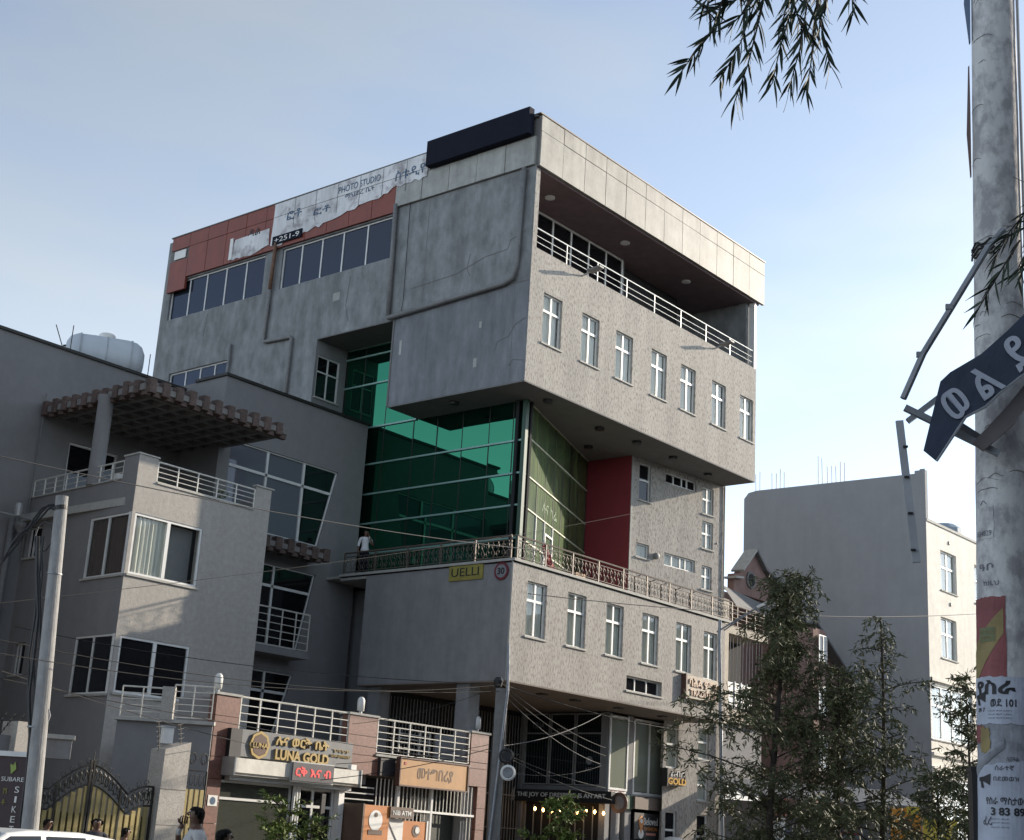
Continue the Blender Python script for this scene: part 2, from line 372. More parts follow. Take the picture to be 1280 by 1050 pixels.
# roof, ends and closing walls
MB().box(W0, .3, 14.0, -18.7, -3.5, 22.9, 23.1).build('roof', SOFF, main)
MB().box(W0, 13.7, 14.0, -18.7, -.3, 15.24, 22.5).build('end_wall', CONC, main)
MB().box(W0, 13.7, 14.0, -18.7, -1.6, 0, 15.2).build('end_wall', CONC, main)
MB().box(W0, 0, 14.0, -19.0, -18.7, 0, 24.1).build('rear_wall', CONC, main)
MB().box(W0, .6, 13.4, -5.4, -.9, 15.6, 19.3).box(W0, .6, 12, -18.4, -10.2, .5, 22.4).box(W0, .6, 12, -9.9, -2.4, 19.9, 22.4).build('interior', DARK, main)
# soffit of the box with its notch seen from below
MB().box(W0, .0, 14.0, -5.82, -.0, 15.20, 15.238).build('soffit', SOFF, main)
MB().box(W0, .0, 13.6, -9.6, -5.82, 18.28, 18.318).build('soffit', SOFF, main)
MB().box(W0, .3, 1.53, -5.82, -5.5, 15.24, 18.3).build('inner_wall', CONC2, main)
for (x, y) in ((1.9, .55), (5.2, .9), (6.9, 2.6), (7.2, .75), (9.5, .75), (12.1, .9), (.6, 3.4)):
    l = MB().lathe((x, y, 15.11), [(.10, 0), (.16, .0), (.16, .09)], 14); l.build('ceiling_lamp', mat('dark_lamp_rim', (.03, .03, .03), .4), main)
# balcony storey: floor, ceiling, glazed room, end columns, railing
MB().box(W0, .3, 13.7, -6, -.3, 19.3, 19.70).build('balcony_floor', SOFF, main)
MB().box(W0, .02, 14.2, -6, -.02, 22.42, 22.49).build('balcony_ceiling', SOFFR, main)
MB().box(W0, 7.65, 13.7, -3.3, -3.0, 19.7, 22.42).box(W0, 7.65, 7.8, -3.0, -2.0, 19.7, 22.42).build('inner_wall', CONC2, main)
MB().box(A, .006, .22, -.3, -.006, 19.72, 22.42).build('corner_post', STUC, main)
MB().box(A, 13.85, 14.0, -.25, -.006, 19.72, 22.42).build('corner_post', WHT, main)
window(Fr(.3, 2.0, 0), 0, 7.35, 19.72, 22.4, main, 0, tuple(i/7 for i in range(1, 7)), (.36,), .07, gm=GLD, sill=False)
for x, y in ((2.0, 1.0), (6.4, 1.0), (10.6, 1.1)):
    MB().lathe((x, y, 22.36), [(.13, 0), (.17, .02), (.17, .06)], 14).build('ceiling_lamp', WHT, main)
rl = MB()
for z, r in ((20.42, .026), (20.16, .014), (19.95, .014)):
    MB().tube([A.P(.1, -.06, z), A.P(13.9, -.06, z)], r, 6).build('rail_bar', FRG, main)
for i in range(9):
    u = .15+i*1.71; MB().bar(A.P(u, -.06, 19.7), A.P(u, -.06, 20.42), .035).build('post', FRG, main)
# parapet cladding: right face
def panels(fr, u0, u1, n, z0, z1, m_, o=.10, seam=.022, out=1, mats=None):
    du = (u1-u0)/n
    for i in range(n):
        k = rnd.uniform(-.006, .006)
        MB().box(fr, u0+i*du+seam/2, u0+(i+1)*du-seam/2, 0, o+k, z0+seam/2, z1-seam/2).build('cladding_panel', (mats[i] if mats else m_), main)
MB().box(A, -.0, 14.28, -.2, .06, 22.5, 24.18).build('parapet', SOFF, main)
panels(A, 0, 14.4, 12, 22.46, 23.70, CLAD, .12)
panels(A, 0, 14.4, 12, 23.70, 24.27, CLAD, .12)
MB().box(A, -.10, 14.42, -.25, .14, 24.27, 24.31).build('coping', IRONB, main)
# parapet cladding: left face
MB().box(B, -18.75, -.25, -.2, .05, 22.5, 24.12).build('parapet', SOFF, main)
panels(B, -6.2, -.03, 5, 22.5, 23.52, CLADG, .10)
panels(B, -6.2, -4.65, 1, 23.52, 24.22, CLADG, .10)
panels(B, -18.7, -6.2, 11, 23.62, 24.20, CLADR, .10)
panels(B, -16.43, -6.2, 9, 22.32, 23.62, CLADR, .10)
panels(B, -18.7, -17.57, 1, 21.82, 23.15, CLADR, .10)
panels(B, -17.57, -16.43, 1, 22.32, 23.62, CLADR, .10)
MB().box(B, -18.45, -17.75, .08, .11, 23.2, 23.55).build('torn_opening', WHT, main)
MB().box(B, -18.78, .0, -.2, .12, 24.20, 24.24).build('coping', SOFF, main)
# torn poster remains on the parapet
def torn(fr, top, bot, o, name, m_, parent, seed=1, amp=.07, th=.01):
    r = random.Random(seed); pts = []
    def jag(line):
        out = []
        for (a, b) in zip(line[:-1], line[1:]):
            n = max(2, int(abs(b[0]-a[0])/.18)); 
            for i in range(n): t = i/n; out.append((a[0]+(b[0]-a[0])*t+r.uniform(-.03, .03), a[1]+(b[1]-a[1])*t+r.uniform(-amp, amp)))
        out.append(line[-1]); return out
    pts = [(u, z) for u, z in top]+jag(bot)[::1]
    MB().prism([fr.P(u, o, z) for u, z in pts], fr.n*th).build(name, m_, parent)
POST = mat('torn_white_poster', (.74, .74, .75), .7, 0, .22, 1.4, stain=.3, c2=(.36, .33, .34), lohi=(.36, .5))
torn(B, [(-12.55, 23.6), (-12.55, 24.17), (-4.72, 24.19)], [(-4.72, 23.3), (-6.2, 23.28), (-7.4, 23.0), (-8.6, 22.95), (-9.4, 22.72), (-11.0, 22.62), (-12.0, 22.45), (-12.6, 22.5)], .115, 'torn_poster', POST, main, 3)
torn(B, [(-14.7, 23.22), (-12.75, 23.25)], [(-12.7, 22.55), (-13.5, 22.38), (-14.9, 22.42)], .115, 'torn_poster', POST, main, 5, .04)
MB().box(B, -14.95, -14.78, .115, .16, 22.42, 23.3).build('poster_strip', WHT, main)
for u in [-12.55+1.136*i for i in range(1, 7)]: MB().box(B, u-.012, u+.012, .126, .129, 23.0, 24.17).build('poster_seam', SOFF, main)
MB().box(B, -12.5, -4.8, .126, .129, 23.61, 23.63).build('poster_seam', SOFF, main)
BLUP = mat('faded_blue_print', (.12, .19, .30), .8, 0, .3, 5)
text('PHOTO STUDIO', .3, B, -8.05, 23.86, .135, BLUP, main, .002, width=2.1, height=.26)
text('ማህደረ ቤት', .3, B, -8.0, 23.52, .135, BLUP, main, .002, width=1.5, height=.2)
text('ፎቶ', .3, B, -11.4, 23.5, .135, BLUP, main, .002, width=.8, height=.4)
text('ስቱዲዮ', .3, B, -5.5, 23.66, .135, BLUP, main, .002, width=1.5, height=.42)
text('ፎቶ', .3, B, -9.9, 23.3, .135, BLUP, main, .002, width=.9, height=.3)
text('ዳል', .3, B, -13.6, 23.3, .135, BLKT, main, .002, width=.7, height=.3)
MB().box(B, -12.45, -10.85, .13, .17, 22.47, 22.80).build('phone_board', NAVY, main)
text('+251-9', .3, B, -11.65, 22.63, .175, WHT, main, .003, width=1.35, height=.2)
# dark sign box on the parapet corner
MB().box(B, -4.6, -.12, .13, .38, 23.53, 24.46).build('sign_box', NAVY, label='long dark navy signboard box on the roof edge at the corner', cat='signboard')
# drain pipes on the left face
def pipe(pts, r, m_=PIPE, name='drain_pipe', par=main): return MB().tube(pts, r, 8).build(name, m_, par, smooth=True)
pipe([B.P(-12.30, .10, 22.5), B.P(-12.42, .1, 18.72), B.P(-12.36, .1, 18.66), B.P(-10.95, .1, 18.60), B.P(-10.86, .1, 18.52), B.P(-10.9, .1, 15.4)], .07)
pipe([B.P(-12.28, .12, 22.55), B.P(-12.34, .12, 20.7)], .075, RUST)
pipe([B.P(-6.14, .10, 22.6), B.P(-6.06, .1, 18.45)], .085)
pipe([B.P(-6.05, .12, 18.38), B.P(-1.0, .12, 18.58), B.P(-.62, .12, 18.7), B.P(-.50, .12, 19.1), B.P(-.42, .12, 22.45)], .085)
pipe([B.P(-14.25, .1, 18.9), B.P(-14.3, .1, 16.0)], .06)
MB().tube([B.P(-5.5, .05, 22.5), B.P(-5.45, .05, 19.0), B.P(-5.5, .05, 18.5)], .012, 4).build('wall_cable', CABLE, main)
# --- recess wall beside the glass (faces front) with its window
RW = Fr(0, 9.6, 0)
MB().wall(RW, R4(0.0, 1.53, 9.6, 18.3), [R4(.12, 1.2, 16.2, 17.75)]).build('recess_wall', CONC2, main)
window(RW, .12, 1.2, 16.2, 17.75, main, .08, (.5,), (.62,), .05, gm=GLD)
# --- green curtain wall, left part
uz = [-9.55, -8.63, -7.42, -6.02, -4.92, -3.78, -2.62, -1.62, -1.11]; zz = [9.7, 10.72, 11.77, 12.81, 13.88, 15.22, 16.84, 17.92, 18.28]
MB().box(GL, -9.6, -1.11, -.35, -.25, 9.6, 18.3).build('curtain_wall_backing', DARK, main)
for i in range(len(uz)-1):
    for j in range(len(zz)-1):
        if uz[i] > -5.9 and zz[j] >= 15.2: continue
        a, b, c, d = uz[i]+.012, uz[i+1]-.012, zz[j]+.012, zz[j+1]-.012
        t1, t2 = rnd.uniform(-.006, .006), rnd.uniform(-.005, .005)
        p = [GL.P(a, -.02+t1, c), GL.P(b, -.02-t1, c), GL.P(b, -.02-t1+t2, d), GL.P(a, -.02+t1+t2, d)]
        MB().prism(p, GL.n*.012).build('glass_pane', GLG, main)
for j, z in enumerate(zz):
    u1 = -1.11 if z < 15.2 else -5.9
    MB().box(GL, -9.6, u1, -.01, .045, z-.028, z+.028).build('transom', GREENF, main)
for i, u in enumerate(uz[:-1]):
    MB().box(GL, u-.018, u+.018, -.03, .0, 9.6, 18.28 if u < -5.9 else 15.2).build('mullion', IRON, main)
MB().box(W0, 1.46, 1.60, -1.20, -1.05, 9.6, 15.2).build('corner_mullion', mat('dark_green_trim', (.04, .09, .06), .5), main)
# --- green curtain wall, right part (slanting back)
ug = [.07, .62, 1.55, 2.5, 3.45, 4.4, 5.4, 6.4, 7.5]; zg = [9.7, 10.72, 11.77, 12.81, 14.05, 15.2]
MB().box(G, 0, 7.56, -.35, -.25, 9.6, 15.22).build('curtain_wall_backing', DARK, main)
for i in range(len(ug)-1):
    for j in range(len(zg)-1):
        if j == 0 and i in (3,): continue
        a, b, c, d = ug[i]+.01, ug[i+1]-.01, zg[j]+.012, zg[j+1]-.012
        t1 = rnd.uniform(-.004, .004)
        MB().prism([G.P(a, t1-.02, c), G.P(b, -t1-.02, c), G.P(b, -t1-.02, d), G.P(a, t1-.02, d)], G.n*.012).build('glass_pane', GLGR, main)
for z in zg: MB().box(G, 0.06, 7.55, -.01, .035, z-.02, z+.02).build('transom', mat('cream_transom', (.55, .56, .42), .5), main)
for u in ug[1:]: MB().box(G, u-.012, u+.012, -.012, .006, 9.6, 15.2).build('mullion', IRON, main)
for u in (1.55, 2.5, 3.45): MB().box(G, u-.025, u+.025, -.01, .04, 9.6, 11.77).build('mullion', FRW, main)
dr = MB().box(G, 2.52, 2.58, -.01, .06, 9.6, 11.4).box(G, 3.37, 3.43, -.01, .06, 9.6, 11.4).box(G, 2.58, 3.37, -.01, .06, 11.34, 11.4).build('terrace_door', WHT, main)
MB().box(G, 2.6, 3.35, -.03, -.02, 9.6, 11.34).build('door_glass', GLD, dr)
text('ሉና ካፌ', .3, G, 3.1, 12.25, .0, mat('green_letter', (.05, .14, .04), .6), main, .004, width=1.7, height=.34)
# --- red wall, grey slanted wing
MB().add([(8.6, 3.9, 9.6), (8.67, 1.96, 9.6), (8.67, 1.96, 15.2), (8.6, 3.9, 15.2)], [(0, 1, 2, 3)]).build('red_wall', REDW, main)
MB().box(Wf, .0, .10, -.06, .03, 9.6, 15.2).build('corner_trim', TRIM, main)
WH = [(.44, 1.08, 13.68, 15.06), (1.92, 3.72, 14.62, 15.02), (.39, 1.09, 11.60, 12.11), (1.94, 3.73, 11.55, 12.02), (4.10, 4.77, 13.90, 14.94), (4.10, 4.77, 12.58, 13.62), (4.12, 4.74, 11.04, 11.93),
      (4.13, 4.77, 4.90, 5.98), (4.13, 4.75, 3.45, 4.44), (2.36, 3.02, 4.46, 5.95), (2.40, 3.02, 1.6, 3.0), (4.14, 4.78, 1.3, 2.98)]
MB().wall(Wf, [(2.2, 0), (5.42, 0), (5.42, 15.21), (0, 15.21), (0, 6.1), (2.2, 6.1)], [R4(a, b, c, d) for a, b, c, d in WH]).build('stucco_wall', STUC, main)
MB().box(Wf, .4, 5.2, -1.4, -.9, 6.2, 15).box(Wf, 2.3, 5.2, -1.4, -.9, .5, 6).build('interior', DARK, main)
for k, (a, b, c, d) in enumerate(WH):
    wide = b-a > 1.2
    window(Wf, a, b, c, d, main, .12, (.28, .55, .72) if wide else ((.5,) if k in (4, 5, 6) else ()), () if wide or d-c < .7 else (.55,), .05, gm=GLS if k in (3, 4, 5, 6, 7, 8, 9, 2) else GLD, curtain=CURT if k in (3, 4, 5, 6, 7, 8, 9, 2) else ((CURT, (0, 1)) if k == 0 else None), sill=not wide, mw=.07)
MB().lathe(Wf.P(1.42, .0, 11.78), [(.10, 0), (.13, .05), (.10, .16), (.02, .18)], 10, Wf.n).build('vent_cap', PIPE, main)
MB().lathe(Wf.P(5.0, .0, 12.9), [(.04, 0), (.03, .04)], 6, Wf.n).build('vent_cap', PIPE, main)
pipe([Wf.P(5.40, .04, 9.7), Wf.P(5.40, .04, 15.2)], .03, TRIM)
pipe([Wf.P(5.33, .10, .2), Wf.P(5.36, .10, 9.4)], .055, WHT)
# --- lower box: left face, right face with windows, soffit
LWn = [(.70, 1.66, 7.50, 9.15), (2.72, 3.68, 7.50, 9.15), (4.76, 5.72, 7.50, 9.15), (6.80, 7.76, 7.50, 9.15), (8.84, 9.80, 7.50, 9.15), (10.6, 11.5, 7.45, 9.1)]
MB().wall(A, R4(0, 12.0, 6.12, 9.62), [R4(a, b, c, d) for a, b, c, d in LWn]+[R4(6.0, 8.05, 6.52, 7.0)]).build('stucco_wall', STUC, main)
for a, b, c, d in LWn: window(A, a, b, c, d, main, .13, (.5,), (.66,), .045, gm=GLS, curtain=(CURT, rnd.choice(((0, 1), (0, 1), (0, .93), (.12, 1)))), mw=.075)
window(A, 6.0, 8.05, 6.52, 7.0, main, .2, (.33, .66), (), .05, gm=GLD)
MB().wall(B, R4(-6.1, 0, 6.12, 9.62), []).build('concrete_wall', CONC2, main)
MB().box(B, -.06, .0, .0, .02, 6.12, 9.62).build('corner_trim', TRIM, main)
MB().box(W0, .0, 12.0, -8, 0, 9.58, 9.66).box(W0, .0, 1.6, -7.3, -6.1, 9.50, 9.66).build('terrace_floor', TRIM, main)
MB().box(A, -.05, 12.5, -.1, .07, 9.62, 9.70).box(B, -7.3, .05, -.1, .07, 9.62, 9.70).build('terrace_edge', TRIM, main)
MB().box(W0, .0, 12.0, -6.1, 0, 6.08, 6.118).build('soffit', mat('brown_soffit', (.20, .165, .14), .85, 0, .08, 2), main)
MB().box(W0, .6, 11.2, -6, -.7, 6.4, 9.3).build('interior', DARK, main)
for x in (1.0, 2.9, 4.6, 7.0, 9.6):
    MB().box(W0, x-.14, x+.14, -1.1, -.85, 6.04, 6.08).build('recessed_lamp', BLK, main)
for y in (1.9, 4.1): MB().lathe((.9, y, 6.0), [(.3, 0), (.36, .05), (.36, .08)], 16).build('ceiling_lamp', mat('brown_soffit', (0, 0, 0)), main)
# terrace railing with wrought iron curls
def curl_rail(fr, u0, u1, bays, z0=9.70, z1=10.40, o=-.02):
    MB().tube([fr.P(u0, o, z1), fr.P(u1, o, z1)], .03, 6).build('top_rail', IRONB, main)
    for z in (z1-.13, z0+.07): MB().tube([fr.P(u0, o, z), fr.P(u1, o, z)], .016, 5).build('rail_bar', IRONB, main)
    L = (u1-u0)/bays
    for i in range(bays+1): MB().bar(fr.P(u0+i*L, o, z0), fr.P(u0+i*L, o, z1), .045).build('post', IRONB, main)
    for i in range(bays):
        b = MB(); n = 7; za, zb = z0+.09, z1-.15; h = zb-za
        for k in range(n):
            uc = u0+i*L+L*(k+.5)/n; w = L/n*.42; sg = 1 if k % 2 else -1
            b.tube([fr.P(uc+sg*w*math.sin(t*2*math.pi*1.0)*(.55+.45*math.cos(t*3)), o, za+h*t) for t in [q/12 for q in range(13)]], .010, 4, False)
            b.tube([fr.P(uc+w*.75*math.cos(t), o+.01, za+h*.72+w*.9*math.sin(t)) for t in [q*.785 for q in range(9)]], .009, 4, False)
            b.tube([fr.P(uc+w*.6*math.cos(t), o+.01, za+h*.28+w*.8*math.sin(t)) for t in [q*.785 for q in range(9)]], .009, 4, False)
        b.build('scroll_infill', IRONB, main)
curl_rail(A, .15, 12.5, 9); curl_rail(B, -7.2, -.15, 5)
# ground floor under the lower box
T = Fr(8.0, 2.05, -90); S = Fr(8.0, 2.12, 0)
MB().box(T, -3.7, 0, -.35, -.2, 0, 6.05).build('interior', DARK, main)
DKSH = glass('dark_shop_glass', (.5, .6, .65), (.012, .016, .018), .10, .9)
for (a, b) in ((-3.55, -2.5), (-2.45, -1.4), (-1.35, -.25)):
    window(T, a, b, 3.62, 6.02, main, .02, (), (.72,), .04, fm=FRG, gm=DKSH, sill=False, name='shop_window')
MB().box(T, -3.75, -3.55, -.2, .05, 0, 6.05).build('shop_pier', CONC2, main)
MB().box(T, -.25, .0, -.2, .05, 0, 6.05).build('shop_pier', CONC2, main)
MB().box(T, -3.55, -.25, -.2, .0, 3.42, 3.60).build('shop_spandrel', CONC2, main)
for i in range(9):
    MB().bar(T.P(-3.4+i*.36, .0, .1), T.P(-3.4+i*.36, .0, 2.95), .03).build('grille_bar', FRG, main)
text('TINA', .3, T, -3.0, 5.62, .03, CURTG, main, .003, width=.55, height=.22)
text('FASHION', .3, T, -1.9, 5.4, .03, CURTG, main, .003, width=.5, height=.22)
text('ART', .3, T, -.75, 4.15, .03, CURTG, main, .003, width=.3, height=.12)
MB().lathe(T.P(-.75, .01, 4.45), [(.14, 0), (.14, .01)], 18, T.n).build('window_sticker', CURTG, main)
MB().box(T, -3.3, -2.6, -.04, -.03, 3.7, 4.3).build('window_display', mat('brown_display', (.14, .07, .05), .8), main)
MB().box(T, -1.35, -.3, -.06, -.05, 3.7, 5.0).build('window_display', mat('maroon_display', (.08, .015, .03), .8), main)
# sunlit shop front and pillar
window(S, .02, 1.12, 3.52, 5.98, main, -.02, (), (), .07, gm=GLSH, sill=False, name='shop_window', o=.06)
MB().box(S, .05, 1.10, .07, .10, 3.44, 3.60).build('lettered_strip', WHT, main)
text('ልብስ ስፌት', .2, S, .58, 3.52, .105, mat('red_letter', (.4, .03, .03), .5), main, .002, width=.85, height=.09)
MB().box(S, 1.14, 1.50, -.3, .05, 0, 6.05).build('shop_pier', CONC2, main)
window(S, 1.55, 3.50, 3.46, 6.0, main, .0, (.50,), (), .08, gm=GLSH, sill=True, name='shop_window')
MB().box(S, 1.5, 3.62, -.75, -.6, .1, 6.05).build('interior', DARK, main)
MB().box(S, 1.52, 3.6, .02, .20, 2.98, 3.38).build('fascia_board', mat('timber_fascia', (.20, .16, .13), .7, 0, .15, 9, stretch=(1, 1, 6)), main)
MB().lathe(S.P(.55, -.15, 0), [(.33, 0), (.33, 3.4)], 24).build('pillar', CONC2, main, smooth=False)
for i in range(7): MB().bar(S.P(2.45+i*.17, .02, .1), S.P(2.45+i*.17, .02, 2.35), .035).build('grille_bar', WHT, main)
MB().box(S, 1.6, 2.4, -.05, 0, .1, 2.4).build('door', BLK, main)
# grille wall deep under the box
K = Fr(.8, 5.7, 0)
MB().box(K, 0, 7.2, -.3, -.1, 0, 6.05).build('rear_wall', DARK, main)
b = MB()
for i in range(46): MB().bar(K.P(.05+i*.155, .0, .1), K.P(.05+i*.155, .0, 5.9), .022).build('grille_bar', FRG, main)
for z in (.2, 2.1, 3.2, 4.6): MB().bar(K.P(0, .03, z), K.P(7.2, .03, z), .03).build('grille_rail', FRG, main)
MB().box(W0, .3, .8, -5.9, -5.4, 0, 6.08).build('column', CONC2, main)
MB().box(W0, .2, .7, -2.1, -1.6, 0, 6.08).build('column', CONC2, main)
# rough wing behind, left side of passage
MB().box(W0, 1.7, 8, -9.6, -6.3, 0, 9.5).build('passage_wall', CONC2, main)

# ================================================================== LEFT HOUSE
XF = (1.083, Vector((2.687, 2.221, -.133)))     # the whole house is scaled up about the camera position (storey height 3.15 m)
hs = empty('terraced_house', (-9.5, 5, 0), 'grey plastered house with corner windows, roof terrace and tiled pergola on the left', 'house')
H1 = Fr(-11.92, 2.23, 0); H2 = Fr(-11.92, 2.23, -93)
cw = [R4(.10, 2.18, 7.29, 8.80), R4(.14, 2.22, 4.47, 5.82)]
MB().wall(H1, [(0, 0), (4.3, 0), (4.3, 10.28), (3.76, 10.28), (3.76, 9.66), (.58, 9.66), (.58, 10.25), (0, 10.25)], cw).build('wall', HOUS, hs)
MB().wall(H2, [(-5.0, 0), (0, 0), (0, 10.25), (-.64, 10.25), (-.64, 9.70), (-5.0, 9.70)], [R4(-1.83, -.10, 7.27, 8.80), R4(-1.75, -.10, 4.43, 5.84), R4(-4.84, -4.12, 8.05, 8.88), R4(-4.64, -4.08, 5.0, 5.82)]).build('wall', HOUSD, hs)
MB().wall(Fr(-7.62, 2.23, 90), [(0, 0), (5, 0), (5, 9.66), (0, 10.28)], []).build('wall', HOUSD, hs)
MB().box(H1, .4, 4.0, -3.8, -.6, .5, 9.0).build('interior', DARK, hs)
MB().box(H1, .02, 4.28, -4.9, -.02, 9.0, 9.2).build('terrace_floor', TRIM, hs)
for a, b, c, d, cu in ((.10, 2.18, 7.29, 8.80, (CURT, (.05, .52))), (.14, 2.22, 4.47, 5.82, None)):
    w = window(H1, a, b, c, d, hs, .07, (.5,), (), .06, gm=GLS if cu else GLD, curtain=cu, mw=.10)
    if cu: MB().box(H1, 1.2, 2.1, -.32, -.30, c+.05, d-.05).build('blind', CURTG, w)
for a, b, c, d in ((-1.83, -.10, 7.27, 8.80), (-1.75, -.10, 4.43, 5.84)):
    window(H2, a, b, c, d, hs, .07, (.48,), (), .05, gm=GLS if c > 6 else GLD, curtain=CURTB if c > 6 else None, mw=.05)
    MB().box(H1, -.0, .10, -.12, -.02, c, d).build('corner_post', FRW, hs)
for a, b, c, d in ((-4.84, -4.12, 8.05, 8.88), (-4.64, -4.08, 5.0, 5.82)): window(H2, a, b, c, d, hs, .15, (.3,), (), .04, gm=GLD)
# copings and terrace rails
MB().box(H1, -.03, .60, -.14, .03, 10.25, 10.29).build('coping', TRIM, hs); MB().box(H1, 3.74, 4.36, -.14, .04, 10.28, 10.32).build('coping', TRIM, hs)
MB().box(H2, -.66, -.14, -.14, .03, 10.25, 10.29).build('coping', TRIM, hs)
MB().box(H1, .0, .58, -.14, -.001, 9.2, 10.25).build('parapet', HOUSD, hs)
MB().box(H1, 3.76, 4.28, -.14, -.001, 9.2, 10.28).build('parapet', HOUSD, hs)
MB().box(H1, .60, 3.74, -.16, .04, 9.62, 9.66).build('coping', TRIM, hs); MB().box(H2, -5.0, -.66, -.16, .04, 9.68, 9.71).build('coping', TRIM, hs)
railing(H1, .60, 3.74, 9.68, 10.18, hs, 4, 5, RAILW, .016, -.02)
railing(H2, -4.9, -.66, 9.73, 10.16, hs, 3, 8, RAILW, .015, -.02)
MB().lathe((-11.72, 4.28, 9.7), [(.2, 0), (.2, 2.4)], 20).build('pergola_column', HOUSD, hs, smooth=False)
# wing behind the terrace, with flat roof
HA = Fr(-13.34, 7.2, 0)
MB().wall(HA, R4(0, 9, 0, 13.98), [R4(2.6, 4.2, 9.3, 11.5)]).build('wall', HOUSD, hs)
window(HA, 2.6, 4.2, 9.3, 11.5, hs, .1, (.5,), (), .06, gm=GLD, name='terrace_door')
MB().box(HA, 2.0, 6, -4, -.8, .5, 13).build('interior', DARK, hs)
MB().wall(Fr(-13.34, 7.2, -90), R4(-8, 0, 0, 13.98), []).build('wall', HOUSD, hs)
MB().box(HA, -.06, 9, -6, .07, 13.98, 14.06).build('roof_edge', IRON, hs)
HB = Fr(-7.6, 5.3, 0)
MB().wall(HB, R4(.47, 6.3, 0, 14.16), [[(.9, 9.9), (4.62, 9.9), (5.2, 12.35), (.9, 12.35)], [(2.3, 6.7), (4.2, 6.7), (4.66, 9.03), (2.3, 9.03)], [(2.3, 4.2), (3.62, 4.2), (4.15, 5.97), (2.3, 5.97)]]).build('wall', HOUSD, hs)
MB().wall(Fr(-1.3, 5.3, 90), R4(0, 1.4, 0, 14.16), []).build('wall', HOUSD, hs)
MB().wall(Fr(-7.13, 5.3, -90), R4(-8, 0, 9, 14.16), []).build('wall', HOUSD, hs)
MB().box(HB, .40, 6.36, -1.4, .07, 14.16, 14.24).build('roof_edge', IRON, hs)
MB().box(HB, .8, 6, -3, -.5, .5, 13.5).build('interior', DARK, hs)
def slant(fr, poly, bars, panes, parent, o=-.08):
    """window in a slanted opening: frame bars, and panes as polygons"""
    b = MB(); n = len(poly)
    for i in range(n):
        p, q = poly[i], poly[(i+1) % n]; b.bar(fr.P(p[0], o, p[1]), fr.P(q[0], o, q[1]), .07, .05, fr.n)
    for p, q in bars: b.bar(fr.P(p[0], o+.004, p[1]), fr.P(q[0], o+.004, q[1]), .08, .05, fr.n)
    w = b.build('window', FRW, parent)
    for pl, gm in panes: MB().prism([fr.P(u, o-.02, z) for u, z in pl], fr.n*.008).build('pane', gm, w)
    return w
BLN = glass('blinded_glass', (.45, .48, .52), (.14, .145, .17), .02, .95)
slant(HB, [(.9, 9.9), (4.62, 9.9), (5.2, 12.35), (.9, 12.35)], [((.9, 11.62), (5.02, 11.62)), ((2.37, 9.9), (2.37, 12.35)), ((3.83, 9.9), (3.83, 12.35))],
      [([(.95, 9.95), (2.32, 9.95), (2.32, 12.3), (.95, 12.3)], BLN), ([(2.42, 9.95), (3.78, 9.95), (3.78, 12.3), (2.42, 12.3)], BLN), ([(3.88, 9.95), (4.6, 9.95), (5.14, 12.3), (3.88, 12.3)], GLD)], hs)
slant(HB, [(2.3, 6.7), (4.2, 6.7), (4.66, 9.03), (2.3, 9.03)], [((2.3, 8.42), (4.55, 8.42)), ((3.05, 6.7), (3.05, 9.03))], [([(2.33, 6.75), (3.02, 6.75), (3.02, 9), (2.33, 9)], GLD), ([(3.1, 6.75), (4.18, 6.75), (4.62, 9), (3.1, 9)], GLD)], hs)
slant(HB, [(2.3, 4.2), (3.62, 4.2), (4.15, 5.97), (2.3, 5.97)], [((2.3, 5.4), (4.0, 5.4)), ((3.1, 4.2), (3.1, 5.97))], [([(2.33, 4.25), (3.06, 4.25), (3.06, 5.93), (2.33, 5.93)], GLD), ([(3.14, 4.25), (3.6, 4.25), (4.1, 5.93), (3.14, 5.93)], GLD)], hs)
# small balcony and its tiled canopy
MB().box(HB, 1.7, 3.95, .0, .82, 6.36, 6.56).build('balcony_slab', HOUSD, hs)
railing(Fr(-7.6, 4.5, 0), 1.75, 3.86, 6.60, 7.64, hs, 5, 4, RAILW, .016)
def pergola(x0, x1, y0, y1, z, nx, ny, parent, tilex, tiley, h=.30):
    """lattice of beams with clay-tile blocks along the two street edges"""
    for i in range(nx+1):
        x = x0+(x1-x0)*i/nx; MB().box(W0, x-.07, x+.07, -y1, -y0-.02, z, z+.17).build('beam', TILEU, parent)
    for j in range(ny+1):
        y = y0+(y1-y0)*j/ny; MB().box(W0, x0+.02, x1-.02, -y-.07, -y+.07, z+.012, z+.16).build('beam', TILEU, parent)
    def tiles(a, b, n, out):
        a, b = Vector(a), Vector(b); d = (b-a)/n; out = Vector(out)
        for i in range(n):
            p = a+d*(i+.5); k = i % 2
            w = d.length*.52; q = MB(); prof = []
            pr = .10 if k == 0 else .01
            for t in range(5):
                an = math.pi*t/4; prof.append(p+d.normalized()*math.cos(an)*w*.98+out*(pr+.025*math.sin(an)))
            base = [p+d.normalized()*w*.98-out*.12, p-d.normalized()*w*.98-out*.12]
            q.prism([v+Vector((0, 0, -.12+(.06 if k == 0 else 0))) for v in prof+[base[1], base[0]]], (0, 0, h+(.06 if k == 0 else 0)+rnd.uniform(-.03, .03)))
            q.build('clay_tile', TILE, parent)
    MB().box(W0, x0+.05, x1-.05, -y1, -y0-.05, z+.18, z+.21).build('tile_bed', TILE, parent)
    if tilex: tiles((x0, y0, z), (x1, y0, z), tilex, (0, -1, 0))
    if tiley: tiles((x0, y1, z), (x0, y0, z), tiley, (-1, 0, 0))
pergola(-11.7, -7.0, 2.62, 7.1, 12.02, 9, 8, hs, 22, 20)
pergola(-6.0, -3.40, 4.35, 5.28, 9.32, 5, 2, hs, 11, 0)
